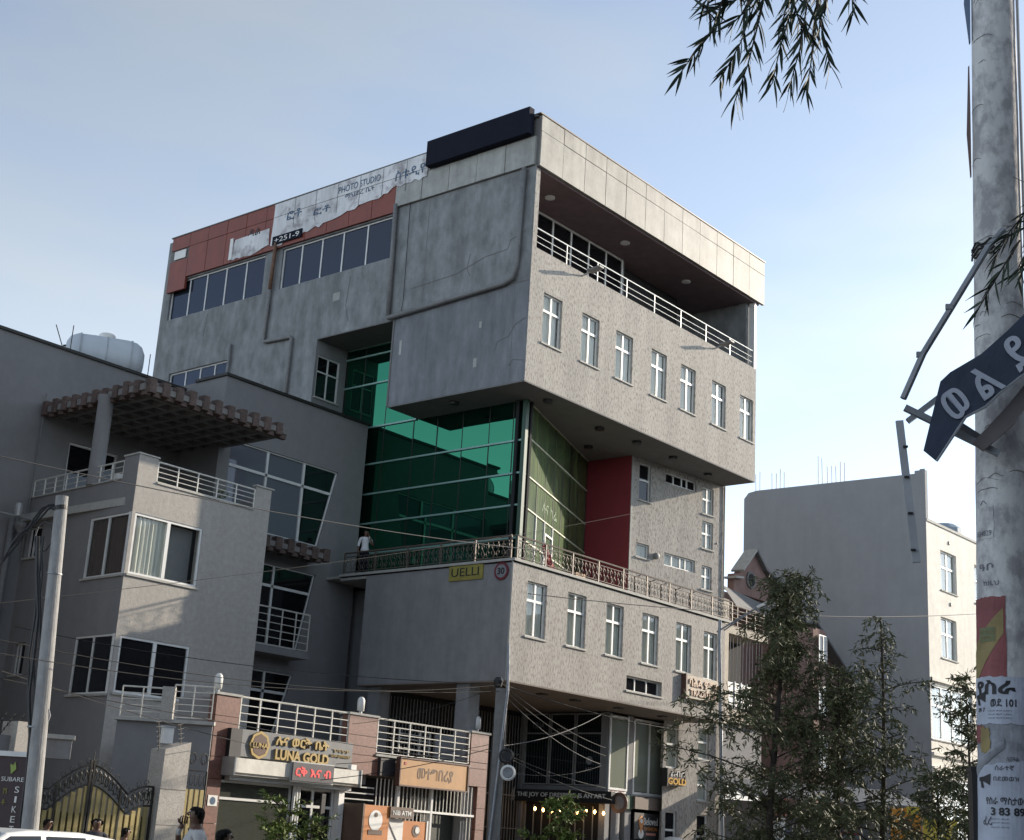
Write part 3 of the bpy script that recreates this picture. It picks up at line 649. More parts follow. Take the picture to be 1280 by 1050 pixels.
# plants and bucket on the terrace
for (x, y) in ((-9.6, 4.2), (-8.4, 3.4)):
    p = empty('potted_plant', (x, y, 9.2), 'small potted plant on the roof terrace %s the pergola' % ('near the middle under' if x < -9 else 'near the right end under'), 'plant')
    MB().lathe((x, y, 9.2), [(.10, 0), (.15, .28)], 12).build('pot', TILE, p)
    q = MB()
    for i in range(60):
        c = Vector((x+rnd.gauss(0, .14), y+rnd.gauss(0, .14), 9.6+rnd.uniform(0, .7))); d = Vector((rnd.uniform(-1, 1), rnd.uniform(-1, 1), rnd.uniform(-.4, 1))).normalized()*.10; e = d.orthogonal().normalized()*.025
        q.quad(c-d, c+e, c+d, c-e)
    q.build('foliage', LEAF2, p); MB().tube([(x, y, 9.4), (x, y, 10.1)], .015, 5).build('stem', BARK, p)
MB().lathe(H2.P(-1.35, -.35, 9.72), [(.13, 0), (.15, .22), (.15, .24)], 14).build('white_bucket', WHT, label='small white bucket behind the terrace railing beside the column', cat='bucket')
# water tank lying on the roof
wt = empty('water_tank', (-9.5, 7.9, 14.06), 'white horizontal water tank lying on the flat roof', 'water tank')
ax = Vector((.86, -.50, 0))
MB().lathe(Vector((-10.5, 8.5, 14.44)), [(.30, 0), (.48, .10), (.58, .3), (.60, .9), (.60, 1.0), (.60, 1.7), (.56, 1.95), (.46, 2.1), (.26, 2.2)], 28, ax).build('tank_body', mat('blue_white_plastic', (.5, .54, .58), .5, 0, .05, 2), wt, smooth=True)
MB().lathe(Vector((-9.55, 7.95, 15.0)), [(.22, 0), (.24, .10), (.2, .14)], 18).build('lid', WHT, wt)
for t in (.35, 1.1, 1.8):
    MB().lathe(Vector((-10.5, 8.5, 14.44))+ax*t, [(.612, 0), (.612, .04)], 28, ax).build('rib', mat('tank_rib', (.4, .43, .46), .5), wt)
MB().lathe(Vector((-10.5, 8.5, 14.60)), [(.1, 0)]*1+[(.1, .01)], 6).build('valve', IRON, wt)
tf = Fr(-10.5+.30, 8.5-.52, math.degrees(math.atan2(-.50, .86)))
for k, (t_, zz_, w_) in enumerate((('PLASTIC TANKS', 14.74, .8), ('WATER', 14.58, .5))):
    text(t_, .1, tf, 1.15, zz_, .03, BLUP, wt, .004, width=w_, height=.09)
for x, y, dx, h, who in ((-11.1, 7.3, 0, .75, 'upright thin steel bar'), (-11.3, 7.3, -.35, .6, 'leaning thin steel bar'), (-8.45, 7.3, 0, .7, 'thin upright steel bar right')):
    MB().tube([(x, y, 14.0), (x+dx, y, 14.06+h)], .014, 5).build('steel_bar', IRON, label=who+(' of the water tank on the roof' if 'right' in who else ' left of the water tank on the roof'), cat='rebar')
# rain pipe and wire bracket on the left wing
MB().tube([(-12.18, 7.05, 9.05), (-12.20, 7.05, 6.2), (-12.35, 7.05, 5.9), (-12.35, 7.05, .2)], .085, 10).build('rain_pipe', PIPE, hs, smooth=True)
MB().tube([(-11.72, 7.1, 12.6), (-11.74, 7.1, 8.0)], .02, 5).build('thin_pipe', PIPE, hs)
br = empty('wire_bracket', (-12.3, 6.6, 8.75), 'steel service bracket with insulators on the grey wall at far left', 'wire bracket')
MB().tube([(-13.4, 6.55, 9.0), (-11.6, 6.55, 9.0)], .03, 6).build('arm', FRG, br); MB().lathe((-12.35, 6.55, 9.0), [(.1, 0), (.12, .25), (.1, .3), (.1, .34)], 12).build('insulator', FRG, br)
MB().lathe((-12.1, 6.75, 8.6), [(.05, 0), (.16, .2), (.16, .3)], 12).build('funnel', PIPE, br)

XF = None
# ================================================================== GATE AND WALL IN FRONT OF THE HOUSE
GF = Fr(-15.4, -.5, 0)
def gtop(u):    # arch line of the two gate leaves
    t = abs(u-1.42)
    return 2.68-.55*min(1, t/.95)**1.6 if t < .95 else (2.13+.20*math.sin(min(1, (t-.95)/.5)*math.pi*.5) if u > 1.42 else 2.13)
gt = empty('metal_gate', (-14, -.5, 0), 'yellow double-leaf sheet gate topped with black wrought iron scrolls', 'gate')
for i in range(19):
    u = .06+i*.155; h = gtop(u)-.42
    MB().box(GF, u, u+.10, -.02, .02, .1, h).build('gate_slat', GATEY, gt)
MB().box(GF, 0, 3.0, -.06, -.03, .1, 1.7).build('gate_sheet', mat('dark_gate_sheet', (.10, .085, .05), .7), gt)
for k in (0, 1):
    us = [(.0+1.36*i/12) if k == 0 else (1.48+1.55*i/12) for i in range(13)]
    MB().tube([GF.P(u, .02, gtop(u)) for u in us], .022, 6).build('top_rail', IRON, gt)
    MB().tube([GF.P(u, .02, gtop(u)-.40) for u in us], .018, 6).build('rail', IRON, gt)
for u in (.0, .62, 1.38, 1.46, 2.2, 3.03): MB().bar(GF.P(u, .01, .1), GF.P(u, .01, gtop(u)+(.10 if 1.3 < u < 1.5 else 0)), .045).build('post', IRON, gt)
sb = MB()
for i in range(26):
    u = .08+i*.116; z = gtop(u)-.2
    sb.tube([GF.P(u+.05*math.cos(a)*(1-a/14), .02, z+.14*math.sin(a)*(1-a/14)) for a in [q*.6 for q in range(14)]], .014, 4, False)
    sb.tube([GF.P(u+.05+.03*math.sin(a*2), .02, z-.17+.34*a/6) for a in range(7)], .013, 4, False)
sb.build('scrollwork', IRON, gt)
sb = MB()
for i in range(14):
    u = .35+i*.19; z = gtop(u)+.05
    sb.tube([GF.P(u+(.07-.004*q)*math.cos(q*.55), .02, z+(.075-.004*q)*math.sin(q*.55)+.02) for q in range(13)], .007, 4, False)
sb.tube([GF.P(1.42, .02, 2.7), GF.P(1.42, .02, 2.95)], .012, 5)
sb.build('crest_scrolls', IRON, gt)
GP = mat('speckled_granite', (0, 0, 0))
pl = empty('gate_pillar', (-12, -.5, 0), 'speckled pale granite gate pillar with sloping top between the two gates', 'pillar')
MB().prism([GF.P(3.08, .15, 0), GF.P(3.80, .15, 0), GF.P(3.80, .15, 3.34), GF.P(3.12, .15, 3.14)], (0, .5, 0)).build('pillar_body', GP, pl)
for z in (.8, 1.55, 2.3): MB().box(GF, 3.09, 3.79, .151, .156, z, z+.012).build('joint', SOFF, pl)
lm = empty('pillar_lamp', (-11.95, -.4, 3.3), 'small white box lamp on top of the speckled gate pillar', 'lamp')
MB().box(Fr(-12.02, -.3, -20), -.11, .11, -.1, .12, 3.28, 3.62).build('lamp_shade', WHT, lm); MB().box(Fr(-12.02, -.3, -20), -.13, .13, -.12, .14, 3.62, 3.66).build('cap', FRG, lm)
for k, x in enumerate((-12.25, -11.65)):
    q = MB(); q.tube([(x, -.4, 3.0), (x-.12, -.4, 3.72)], .014, 5)
    for i in range(7): q.tube([(x-.02*i-.08, -.42, 3.1+i*.1), (x-.02*i+.1, -.38, 3.14+i*.1)], .006, 4)
    q.build('spiked_rod', IRON, label='spiked black iron rod %s the lamp on the granite gate pillar' % ('left of' if k == 0 else 'right of'), cat='spike')
g2 = empty('side_gate', (-11.3, -.5, 0), 'narrow yellow side gate with iron scrolls right of the granite pillar', 'gate')
for i in range(4): MB().box(GF, 3.86+i*.15, 3.96+i*.15, -.02, .02, .1, 2.35).build('gate_slat', GATEY, g2)
sb = MB()
for i in range(5):
    sb.tube([GF.P(3.9+i*.13+.05*math.cos(q*.55), .0, 2.55+.12*math.sin(q*.55)) for q in range(12)], .008, 4, False)
sb.build('scrollwork', IRON, g2); MB().tube([GF.P(3.84, 0, 2.75), GF.P(4.45, 0, 2.75), GF.P(4.45, 0, .1)], .022, 6).build('frame', IRON, g2)
sb = MB()
for i in range(2):
    for s_ in (1, -1): sb.tube([GF.P(4.0+i*.32+s_*.13*math.cos(q*.5)*(1-q/16), .0, 2.98+.2*math.sin(q*.5)*(1-q/16)) for q in range(14)], .009, 4, False)
sb.build('crest_scrolls', IRON, g2)
pm = empty('boundary_pillar', (-15.7, -.5, 0), 'granite boundary pillar with spikes left of the yellow gate behind the utility pole', 'pillar')
MB().box(GF, -.52, -.14, -.45, .1, 0, 3.38).build('pillar_body', GP, pm)
MB().box(GF, -4, -.52, -.3, -.1, 0, 3.1).build('boundary_wall', HOUSD, label='grey plastered boundary wall at the far left edge', cat='wall')
q = MB()
for i in range(6):
    x = -16.9+i*.2; q.tube([(x, -.3, 3.1), (x+.28, -.3, 3.55)], .008, 4)
    for k in range(4): q.tube([(x+.05+k*.06, -.33, 3.2+k*.09), (x+.09+k*.06, -.27, 3.24+k*.09)], .02, 4)
q.build('spikes', IRON, pm, kind='stuff')
# small roof with terrace rail in front of the house windows
rr = empty('terrace_rail', (-10.8, .9, 0), 'white railed terrace edge in front of the lower corner window', 'railing')
RF = Fr(-11.75, 1.9, -46)
railing(RF, 0, .95, 3.92, 4.62, rr, 5, 2, RAILW, .014); railing(RF, 1.2, 2.1, 3.98, 4.72, rr, 5, 2, RAILW, .014)
MB().box(RF, .93, 1.22, -.12, .12, 3.9, 4.66).build('pier', GP, rr)
MB().box(RF, -.1, 2.2, -.16, .10, 3.84, 3.92).build('coping', TRIM, rr)
MB().box(RF, -.05, 2.15, -.14, -.04, 0, 3.84).build('wall', HOUSD, rr)
ac = empty('meter_box', (-14.2, .2, 2.9), 'dark grey box with a small ledge on the wall left above the gate', 'box')
MB().box(Fr(-14.75, .1, -35), 0, .5, -.3, 0, 2.75, 3.15).build('box_body', CONC2, ac); MB().box(Fr(-14.75, .1, -35), -.05, .55, -.35, .06, 3.15, 3.24).build('ledge', TRIM, ac)

# ================================================================== GOLD SHOP BUILDING
lu = empty('shop_building', (-4.3, 2, 0), 'low shop block faced in red granite with white railed roof terrace', 'building')
LU = Fr(-9.59, 1.11, 2)
def granite(u0, u1, z0, z1, n, parent=lu, o=.0, cols=1, d=.25):
    for c in range(cols):
        for i in range(n):
            a = u0+(u1-u0)*c/cols; b = u0+(u1-u0)*(c+1)/cols
            MB().box(LU, a+.004, b-.004, o-d, o+rnd.uniform(0, .008), z0+(z1-z0)*i/n+.006, z0+(z1-z0)*(i+1)/n-.006).build('granite_slab', GRAN, parent)
granite(0, .77, 3.2, 4.65, 3); granite(-.0, .42, .1, 3.2, 6)
granite(4.66, 5.78, 3.14, 4.65, 3); granite(4.66, 6.1, 3.14, 3.62, 1, o=.02)
granite(9.87, 10.7, 3.14, 4.66, 3); granite(10.3, 10.7, .1, 3.14, 5)
granite(9.4, 9.87, 3.14, 3.68, 1)
for a, b in ((-.04, .80), (4.62, 5.82), (9.83, 10.76)): MB().box(LU, a, b, -.36, .04, 4.66, 4.72).build('coping', TRIM, lu)
MB().box(LU, 0.01, .76, -1.4, -.26, 0, 4.6).box(LU, 4.67, 5.77, -.35, -.26, 2.9, 4.6).box(LU, 9.88, 10.69, -1.4, -.26, 0, 4.6).build('pier_core', CONC2, lu, kind='stuff')
MB().box(LU, .77, 4.66, -.3, -.02, 3.14, 3.84).box(LU, 5.78, 9.87, -.3, -.02, 3.14, 3.66).build('fascia', CONC2, lu, kind='stuff')
MB().box(LU, .1, 10.6, -4.0, -.31, 3.2, 3.5).build('terrace_slab', CONC2, lu)
MB().box(LU, 5.78, 9.87, -.3, .05, 3.66, 3.72).build('coping', TRIM, lu)
railing(LU, .80, 4.66, 3.90, 4.68, lu, 4, 6, RAILW, .018, -.02); railing(LU, 5.82, 9.80, 3.76, 4.66, lu, 5, 6, RAILW, .018, -.02)
# inner stair rail seen behind the right bay
railing(Fr(-2.2, 2.0, 10), 0, 1.6, 3.9, 4.55, lu, 5, 3, RAILW, .016)
for k, (u, w) in enumerate(((.12, 'left'), (5.22, 'middle'), (10.3, 'right'))):
    t = empty('pillar_lamp', LU.P(u, -.15, 4.72), 'small round-topped white lamp on the %s red granite pillar of the terrace' % w, 'lamp')
    c = LU.P(u, -.15, 4.72)
    MB().lathe(c, [(.05, 0), (.05, .08)], 10).build('base', FRG, t); MB().lathe(c+Vector((0, 0, .08)), [(.10, 0), (.105, .25), (.09, .32), (.05, .37)], 14).build('lamp_shade', WHT, t, smooth=True)
# gold shop sign
sg = empty('shop_sign', LU.P(2.8, .1, 3.2), 'grey fascia sign with raised gold letters and round emblem', 'sign')
MB().box(LU, .80, 4.78, .0, .10, 3.26, 3.90).build('sign_board', mat('grey_sign_board', (.16, .165, .17), .5), sg)
MB().box(LU, .45, .82, -.0, .14, 3.22, 3.9).build('side_box', BLK, sg)
MB().lathe(LU.P(1.42, .10, 3.57), [(.34, 0), (.34, .05), (.27, .05), (.27, .03)], 8, LU.n).build('emblem', GOLD, sg)
MB().lathe(LU.P(1.42, .10, 3.57), [(.26, .035), (.26, .055)], 8, LU.n).build('emblem_face', BRN, sg)
text('LUNA', .2, LU, 1.42, 3.56, .165, GOLD, sg, .01, width=.5, height=.13, bold=.006)
text('ሉና ወርቅ ቤት', .35, LU, 2.90, 3.74, .12, GOLD, sg, .03, width=1.9, height=.27, bold=.012)
text('LUNA GOLD', .35, LU, 2.92, 3.40, .12, GOLD, sg, .03, width=1.9, height=.26, bold=.014)
text('LUNA JEWELLERY', .1, LU, 4.33, 3.52, .12, GOLD, sg, .008, width=.75, height=.09)
text('ጌጣጌጥ', .1, LU, 4.33, 3.66, .12, GOLD, sg, .008, width=.6, height=.08)
# roller shutter box
sh = empty('roller_shutter', LU.P(2.6, .2, 2.8), 'cream roller shutter box over the gold shop windows', 'shutter')
MB().box(LU, .42, 4.82, .0, .42, 2.86, 3.20).box(LU, .42, 4.82, .02, .36, 2.80, 2.86).build('shutter_box', SHUT, sh)
MB().box(LU, .38, .42, .0, .45, 2.78, 3.22).build('side_cap', FRG, sh); MB().box(LU, 4.82, 4.86, .0, .45, 2.78, 3.22).build('side_cap', FRG, sh)
MB().box(LU, .5, 4.75, .02, .20, 2.68, 2.79).build('guide_rail', FRG, sh)
ld = empty('led_display', LU.P(3, .5, 2.8), 'red dot LED text display in front of the shutter box', 'display')
MB().box(LU, 2.28, 3.74, .43, .50, 2.80, 3.24).build('panel', mat('led_panel', (.10, .09, .10), .4), ld)
MB().box(LU, 2.25, 3.77, .42, .47, 2.77, 3.27).build('frame', FRG, ld)
text('ርቅ እና ብ', .3, LU, 3.0, 3.02, .505, mat('red_led', (.4, .03, .03), .5, emit=(1, .06, .06), estr=.35), ld, .004, width=1.25, height=.25, bold=.008)
MB().box(LU, 4.45, 4.65, .3, .42, 3.21, 3.34).build('white_box', WHT, label='little white box on the right end of the shutter box', cat='box')
# shop glazing
MB().box(LU, .42, 4.5, -1.6, -.5, .1, 2.7).build('interior', DARK, lu)
window(Fr(*LU.P(0, -.12, 0).xy, 2), .42, 2.85, .3, 2.68, lu, 0, (), (.82,), .06, gm=glass('shop_front_glass', (.6, .62, .6), (.075, .078, .066), .03, .85), sill=False, name='shop_window')
window(Fr(*LU.P(0, -.12, 0).xy, 2), 3.0, 4.40, .1, 2.68, lu, 0, (.45,), (.82,), .07, gm=GLD, sill=False, name="shop_door")
for i in range(3): MB().lathe(LU.P(2.86+i*.09, .02, .1), [(.04, 0), (.04, 2.6)], 10).build('column_tube', WHT, lu)
MB().box(LU, 4.42, 4.62, -.2, .1, .1, 2.76).build('white_pier', WHT, lu)
MB().box(LU, 3.72, 3.86, .12, .18, 1.7, 2.55).build('hanging_banner', BLK, label='narrow dark hanging banner by the gold shop door', cat='banner')
for i in range(12): MB().bar(LU.P(.55+i*.19, -.18, .3), LU.P(.55+i*.19, -.18, 2.2), .012).build('blind_slat', CURT, lu)
st = MB().box(LU, .06, .36, .009, .014, 2.05, 2.30).build('round_sticker', WHT, label='small white and blue sticker on the granite pier', cat='sticker')
MB().lathe(LU.P(.21, .014, 2.17), [(.09, 0), (.09, .003)], 16, LU.n).build('disc', BLUP, st)
# louvre, grille and orange sign in the right bay
for i in range(6): MB().box(LU, 4.66, 5.9, -.10, -.04, 2.0+i*.16, 2.03+i*.16).build('louvre_slat', FRG, lu)
MB().box(LU, 4.66, 10.3, -1.2, -.5, .1, 3.1).build('interior', DARK, lu)
gr = empty('security_grille', LU.P(8, -.05, 0), 'white steel bar grille with door frame below the orange sign', 'grille')
for i in range(27):
    u = 6.0+i*.158
    if 8.35 < u < 9.8: MB().bar(LU.P(u, -.05, 2.3), LU.P(u, -.05, 3.1), .022).build('grille_bar', RAILW, gr)
    else: MB().bar(LU.P(u, -.05, .1), LU.P(u, -.05, 3.1), .024).build('grille_bar', RAILW, gr)
for u in (6.85, 8.28): MB().bar(LU.P(u, -.02, .1), LU.P(u, -.02, 3.1), .07).build('grille_post', WHT, gr)
MB().bar(LU.P(5.9, -.02, 2.33), LU.P(10.2, -.02, 2.30), .06).build('grille_rail', WHT, gr)
MB().box(LU, 8.33, 9.75, -.45, -.40, .1, 2.25).build('door_leaf', mat('dark_green_door', (.03, .035, .03), .6), gr)
og = empty('orange_sign', LU.P(8, .3, 2.9), 'orange signboard with dark lettering hanging in front of the granite terrace wall', 'sign')
MB().box(LU, 6.50, 9.45, .18, .30, 2.95, 3.68).build('sign_board', ORNG, og)
for a, b, c, d in ((6.48, 9.47, 3.66, 3.70), (6.48, 9.47, 2.93, 2.97)): MB().box(LU, a, b, .16, .325, c, d).build('frame', BRN, og)
for a in (6.47, 9.43): MB().box(LU, a, a+.04, .16, .325, 2.97, 3.66).build('frame', BRN, og)
text('መተግበሪያ', .4, LU, 8.0, 3.30, .302, mat('dark_brown_letter', (.12, .06, .03), .6), og, .004, width=1.55, height=.34, bold=.006)
MB().box(LU, 6.66, 6.74, .30, .31, 3.5, 3.58).build('emblem', mat('red_letter', (.4, .03, .03), .5), og)
MB().box(LU, 5.9, 6.5, .0, .12, 3.16, 3.62).build('cable_box', BLK, label='dark gap box left of the orange signboard', cat='box')
# cash machine booth
at = empty('cash_machine', LU.P(5.6, .6, 0), 'orange and brown cash machine kiosk with white oval emblem', 'cash machine')
OB = mat('orange_kiosk', (.55, .20, .05), .45, 0, .08, 3); BB = mat('brown_kiosk', (.13, .08, .055), .45)
AF = Fr(*LU.P(4.72, .75, 0).xy, 2)
MB().box(AF, 0, .98, -.75, .0, .1, 2.36).build('body', OB, at); MB().box(AF, -.06, -.0, -.75, .02, .1, 2.38).build('side_panel', BB, at)
MB().box(AF, .98, 1.9, -.75, .04, 2.08, 2.36).build('head_panel', BB, at)
MB().lathe(AF.P(.46, .0, 1.98), [(.26, 0), (.26, .01)], 20, AF.n).build('emblem_disc', WHT, at); MB().lathe(AF.P(.46, .01, 2.12), [(.06, 0), (.06, .01)], 12, AF.n).build('emblem_dot', BB, at)
MB().box(AF, .2, .74, .001, .012, 1.62, 1.74).build('emblem_base', BB, at)
text('NIB ATM', .2, AF, 1.44, 2.21, .045, WHT, at, .004, width=.72, height=.12, bold=.004)
MB().box(AF, .98, 1.68, -.6, -.1, .1, 2.06).build('notice', WHT, at); MB().bar(AF.P(1.05, -.09, 2.0), AF.P(1.45, -.09, 1.5), .02).build('scratch', FRG, at)
MB().box(AF, 1.68, 2.72, -.3, -.16, 1.3, 2.03).build('poster_board', OB, at); MB().box(AF, 2.70, 2.76, -.32, -.14, 1.2, 2.06).build('edge', WHT, at)
MB().lathe(AF.P(2.28, -.16, 1.78), [(.16, 0), (.16, .01)], 16, AF.n).build('emblem_disc', BB, at)
MB().lathe(AF.P(2.32, -.15, 1.80), [(.09, 0), (.09, .012)], 16, AF.n).build('emblem_dot', WHT, at)

# ================================================================== RIGHT SIDE: NEIGHBOUR BALCONY, PINK HOUSE, BIG GREY BLOCK
nb = empty('balcony_building', (15.8, 2.5, 0), 'narrow shop house with sunlit balcony slab and strings of beads right of the office building', 'building')
C = Fr(14.10, 1.37, 0)
MB().box(C, 0, 3.4, -2.5, .0, 9.66, 9.95).build('balcony_slab', mat('beige_slab', (.52, .46, .38), .85, 0, .1, 4, stain=.2), nb)
railing(C, .45, 3.1, 9.98, 10.75, nb, 5, 4, IRONB, .018, -.03)
MB().box(C, .0, .42, -.4, .02, 6.3, 9.66).build('pier', mat('beige_slab', (0, 0, 0)), nb)
MB().box(C, 0, .42, -.4, .02, 9.95, 10.9).build('pier', mat('beige_slab', (0, 0, 0)), nb)
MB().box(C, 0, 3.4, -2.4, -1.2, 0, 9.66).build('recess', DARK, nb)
for i in range(12): MB().tube([C.P(.5+i*.24, -.08-.02*(i % 3), 9.66), C.P(.46+i*.24, -.1, 7.9-rnd.uniform(0, .6))], .014, 5).build('bead_string', CURTG, nb)
MB().box(C, .45, 2.2, -.05, .0, 6.95, 7.85).build('lattice_panel', WHT, nb)
for i in range(3): MB().bar(C.P(.9+i*.45, .02, 6.9), C.P(.9+i*.45, .02, 7.9), .03).build('lattice_bar', FRG, nb)
MB().box(C, 0.2, 3.2, -.6, .05, 6.4, 6.85).build('ledge', mat('beige_slab', (0, 0, 0)), nb)
MB().box(C, .1, 3.3, -1.0, -.2, 0, 6.3).build('lower_wall', HOUSD, nb)
sb = MB()
for i in range(14):   # brown shutter slats on the ground floor
    sb.box(C, .6, 3.0, -.18, -.15, 1.2+i*.22, 1.38+i*.22)
sb.build('shutter', FRG, nb, kind='stuff')

pk = empty('gabled_house', (20.5, 6, 0), 'pink house with swept gable, oval window and grey tiled roof behind the trees', 'house')
P_ = Fr(18.5, 3.6, 0); PINK = mat('faded_pink_wall', (.29, .18, .155), .85, 0, .12, 3, stain=.2); RGR = mat('grey_roof_sheet', (.16, .16, .165), .7, 0, .12, 5, stain=.1)
gab = [(.1, 12.05), (3.3, 12.05), (3.75, 12.9), (3.0, 12.95), (2.45, 13.35), (1.68, 14.0), (.85, 13.25), (.55, 12.85), (.1, 12.8)]
MB().prism([P_.P(u, 0, z) for u, z in gab], (0, .3, 0)).build('gable', PINK, pk)
for a, b in (((1.68, 14.08), (.55, 13.0)), ((1.68, 14.08), (2.5, 13.38)), ((2.5, 13.38), (3.85, 12.98)), ((.6, 12.7), (-.05, 12.62))):
    MB().bar(P_.P(a[0], -.1, a[1]), P_.P(b[0], -.1, b[1]), .6, .09, (0, 0, 1)).build('gable_coping', TRIM if a[0] < 2 and b[0] < 1 else RGR, pk)
MB().lathe(P_.P(1.45, .0, 12.75), [(.36, 0), (.36, .06), (.28, .06)], 20, P_.n).build('window_surround', RGR, pk); MB().lathe(P_.P(1.45, .0, 12.75), [(.26, .0), (.26, .07)], 20, P_.n).build('oval_window', DARK, pk)
MB().prism([P_.P(-1.2, .3, 12.0), P_.P(6.5, .3, 11.4), P_.P(6.0, .9, 10.95), P_.P(-1.2, .9, 11.2)], (0, .05, .08)).build('eave', RGR, pk)
MB().prism([(17.3, 3.9, 12.1), (19.0, 3.9, 12.1), (19.3, 6, 13.5), (17.0, 6, 13.6)], (0, .1, .1)).build('roof', RGR, pk)
MB().box(P_, -1.1, 5.2, -8, -.2, 0, 12.0).build('wall', PINK, pk)
bay = MB().lathe(P_.P(3.9, .3, 0), [(1.7, 0), (1.7, 10.95)], 14).build('bay_wall', PINK, pk)
for k, (a, z0, z1) in enumerate(((3.55, 9.6, 10.7), (3.55, 7.4, 8.6), (3.55, 5.2, 6.6))):
    window(Fr(*P_.P(a, 2.03, 0).xy, 0), 0, .7, z0, z1, pk, 0, (.5,), (), .05, gm=GLD)
MB().prism([P_.P(5.4, .6, 11.4), P_.P(8.6, .6, 9.4), P_.P(8.6, .6, 0), P_.P(5.4, .6, 0)], (0, 4, 0)).build('lower_wing', PINK, pk)
MB().bar(P_.P(5.3, .4, 11.5), P_.P(8.8, .4, 9.35), 1.4, .1, (0, 0, 1)).build('roof', RGR, pk)

wb = empty('apartment_block', (30, 5, 0), 'large plain grey side wall of a white apartment block on the right', 'building')
WB = Fr(28.22, -.59, -1); WS = Fr(28.22, -.59, -90)
GRW = mat('plain_grey_wall', (.33, .335, .345), .9, 0, .04, 1.4, stain=.07); WHW = mat('cream_white_wall', (.84, .80, .72), .85, 0, .07, 3, .003, 20, stain=.1)
MB().wall(WS, [(-9.4, 0), (0, 0), (0, 19.05), (-.25, 19.05), (-.25, 18.86), (-8.7, 18.95), (-9.15, 18.88), (-9.4, 18.6)], []).build('side_wall', GRW, wb)
wh = [R4(1.42, 3.15, 13.72, 15.57), R4(1.30, 2.98, 10.65, 12.50), R4(5.2, 7.0, 13.72, 15.57), R4(5.2, 7.0, 10.65, 12.5), R4(.10, 4.5, 7.0, 9.35), R4(.3, 4.5, 2.4, 5.4)]
MB().wall(WB, R4(0, 12, 0, 16.62), wh).build('front_wall', WHW, wb)
MB().box(WB, 0, .25, -.5, 0, 16.62, 19.0).build('edge_pier', GRW, wb)
MB().box(WS, -9.3, -.3, -.24, -.02, 16.2, 18.58).build('upper_block', GRW, wb)
MB().box(WB, .0, 12, -.3, .05, 16.62, 16.74).build('coping', TRIM, wb)
MB().box(WB, .3, 11, -2, -.6, .5, 16).build('interior', DARK, wb)
for h in wh[:4]: window(WB, h[0][0], h[1][0], h[0][1], h[2][1], wb, .16, (.5,), (.6,), .07, gm=GLS, curtain=CURT, mw=.09)
window(WB, .10, 4.5, 7.0, 9.35, wb, .1, (.25, .5, .75), (.62,), .08, gm=GLS, curtain=CURT)
window(WB, .3, 4.5, 2.4, 5.4, wb, .1, (.25, .5, .75), (.7,), .08, gm=GLS, curtain=CURT)
for z in (9.5, 6.3, 5.7): MB().box(WB, 0, 12, 0, .12, z, z+.14).build('string_course', WHW, wb)
for z in (16.05, 13.2, 9.95): MB().lathe(WB.P(2.4, 0, z), [(.09, 0), (.09, .05)], 10, WB.n).build('vent_cap', PIPE, wb)
MB().lathe(WB.P(4.6, -1.2, 16.7), [(.9, 0), (.9, .5), (.55, .75), (.3, .8)], 16).build('roof_tank', mat('blue_grey_tank', (.3, .36, .42), .5), label='blue grey water tank on the roof of the white block', cat='water tank')
for k, (a, b) in enumerate((( -8.9, 2), (-8.0, 4), (-5.5, 2), (-5.0, 5))):
    for i in range(b): MB().tube([WS.P(a+i*.22, -.3, 18.8), WS.P(a+i*.22+rnd.uniform(-.04, .04), -.3, 19.9+(.5 if k == 2 else 0)+rnd.uniform(-.15, .1))], .02, 4).build('rebar', PIPE, wb)

# street-level shops far right
sp = empty('shop_row', (18, -1, 0), 'low dark shop with corrugated canopy and printed fascia behind the trees', 'shop')
SP = Fr(16.2, -.2, -32)
MB().box(SP, -2.5, 4.6, -3, -.4, 0, 3.6).build('wall', HOUSD, sp)
MB().prism([SP.P(-2.6, -.5, 4.3), SP.P(4.8, -.5, 4.3), SP.P(4.8, 1.5, 3.7), SP.P(-2.6, 1.5, 3.7)], (0, 0, .06)).build('canopy', METL, sp)
MB().box(SP, 0, 3.6, -.35, -.25, 2.5, 3.1).build('fascia_board', mat('grey_blue_board', (.14, .16, .2), .6), sp)
text('ስልክ', .4, SP, .8, 2.8, -.24, WHT, sp, .005, width=.9, height=.36); text('HOTEL', .4, SP, 2.6, 2.8, -.24, mat('red_letter', (.4, .03, .03), .5), sp, .005, width=1.3, height=.3)
ob = empty('orange_hoarding', (13.3, -6.2, 0), 'bright orange printed hoarding panel behind the middle tree trunk', 'billboard')
OF = Fr(12.95, -5.75, -58)
MB().box(OF, 0, .95, -.06, 0, 1.9, 3.45).build('board', mat('bright_orange_print', (.85, .33, .03), .5), ob); MB().lathe(OF.P(.45, 0, 2.9), [(.2, 0), (.22, .01)], 12, OF.n).build('print', BRN, ob)
MB().box(OF, .5, .9, .001, .01, 3.25, 3.5).build('print', mat('yellow_print', (.85, .65, .08), .5), ob)
for u in (.1, .85): MB().bar(OF.P(u, -.08, 0), OF.P(u, -.08, 2.0), .06).build('leg', METL, ob)
yb = empty('yellow_hoarding', (13.9, -6.8, 0), 'yellow printed hoarding panel right of the orange one', 'billboard')
MB().box(OF, 1.0, 2.1, -.06, 0, 1.8, 3.15).build('board', mat('yellow_print', (0, 0, 0)), yb)
for u in (1.1, 2.0): MB().bar(OF.P(u, -.08, 0), OF.P(u, -.08, 1.9), .06).build('leg', METL, yb)
nbd = empty('white_pink_board', (13, .2, 0), 'white and pink street board half hidden by the left tree', 'board')
NF = Fr(12.0, -2.0, -40)
MB().box(NF, 0, .45, -.05, 0, 3.0, 3.6).build('board', mat('pink_board', (.6, .25, .2), .6), nbd); MB().box(NF, .0, .4, -.05, 0, 1.2, 2.95).build('lower_board', WHT, nbd)

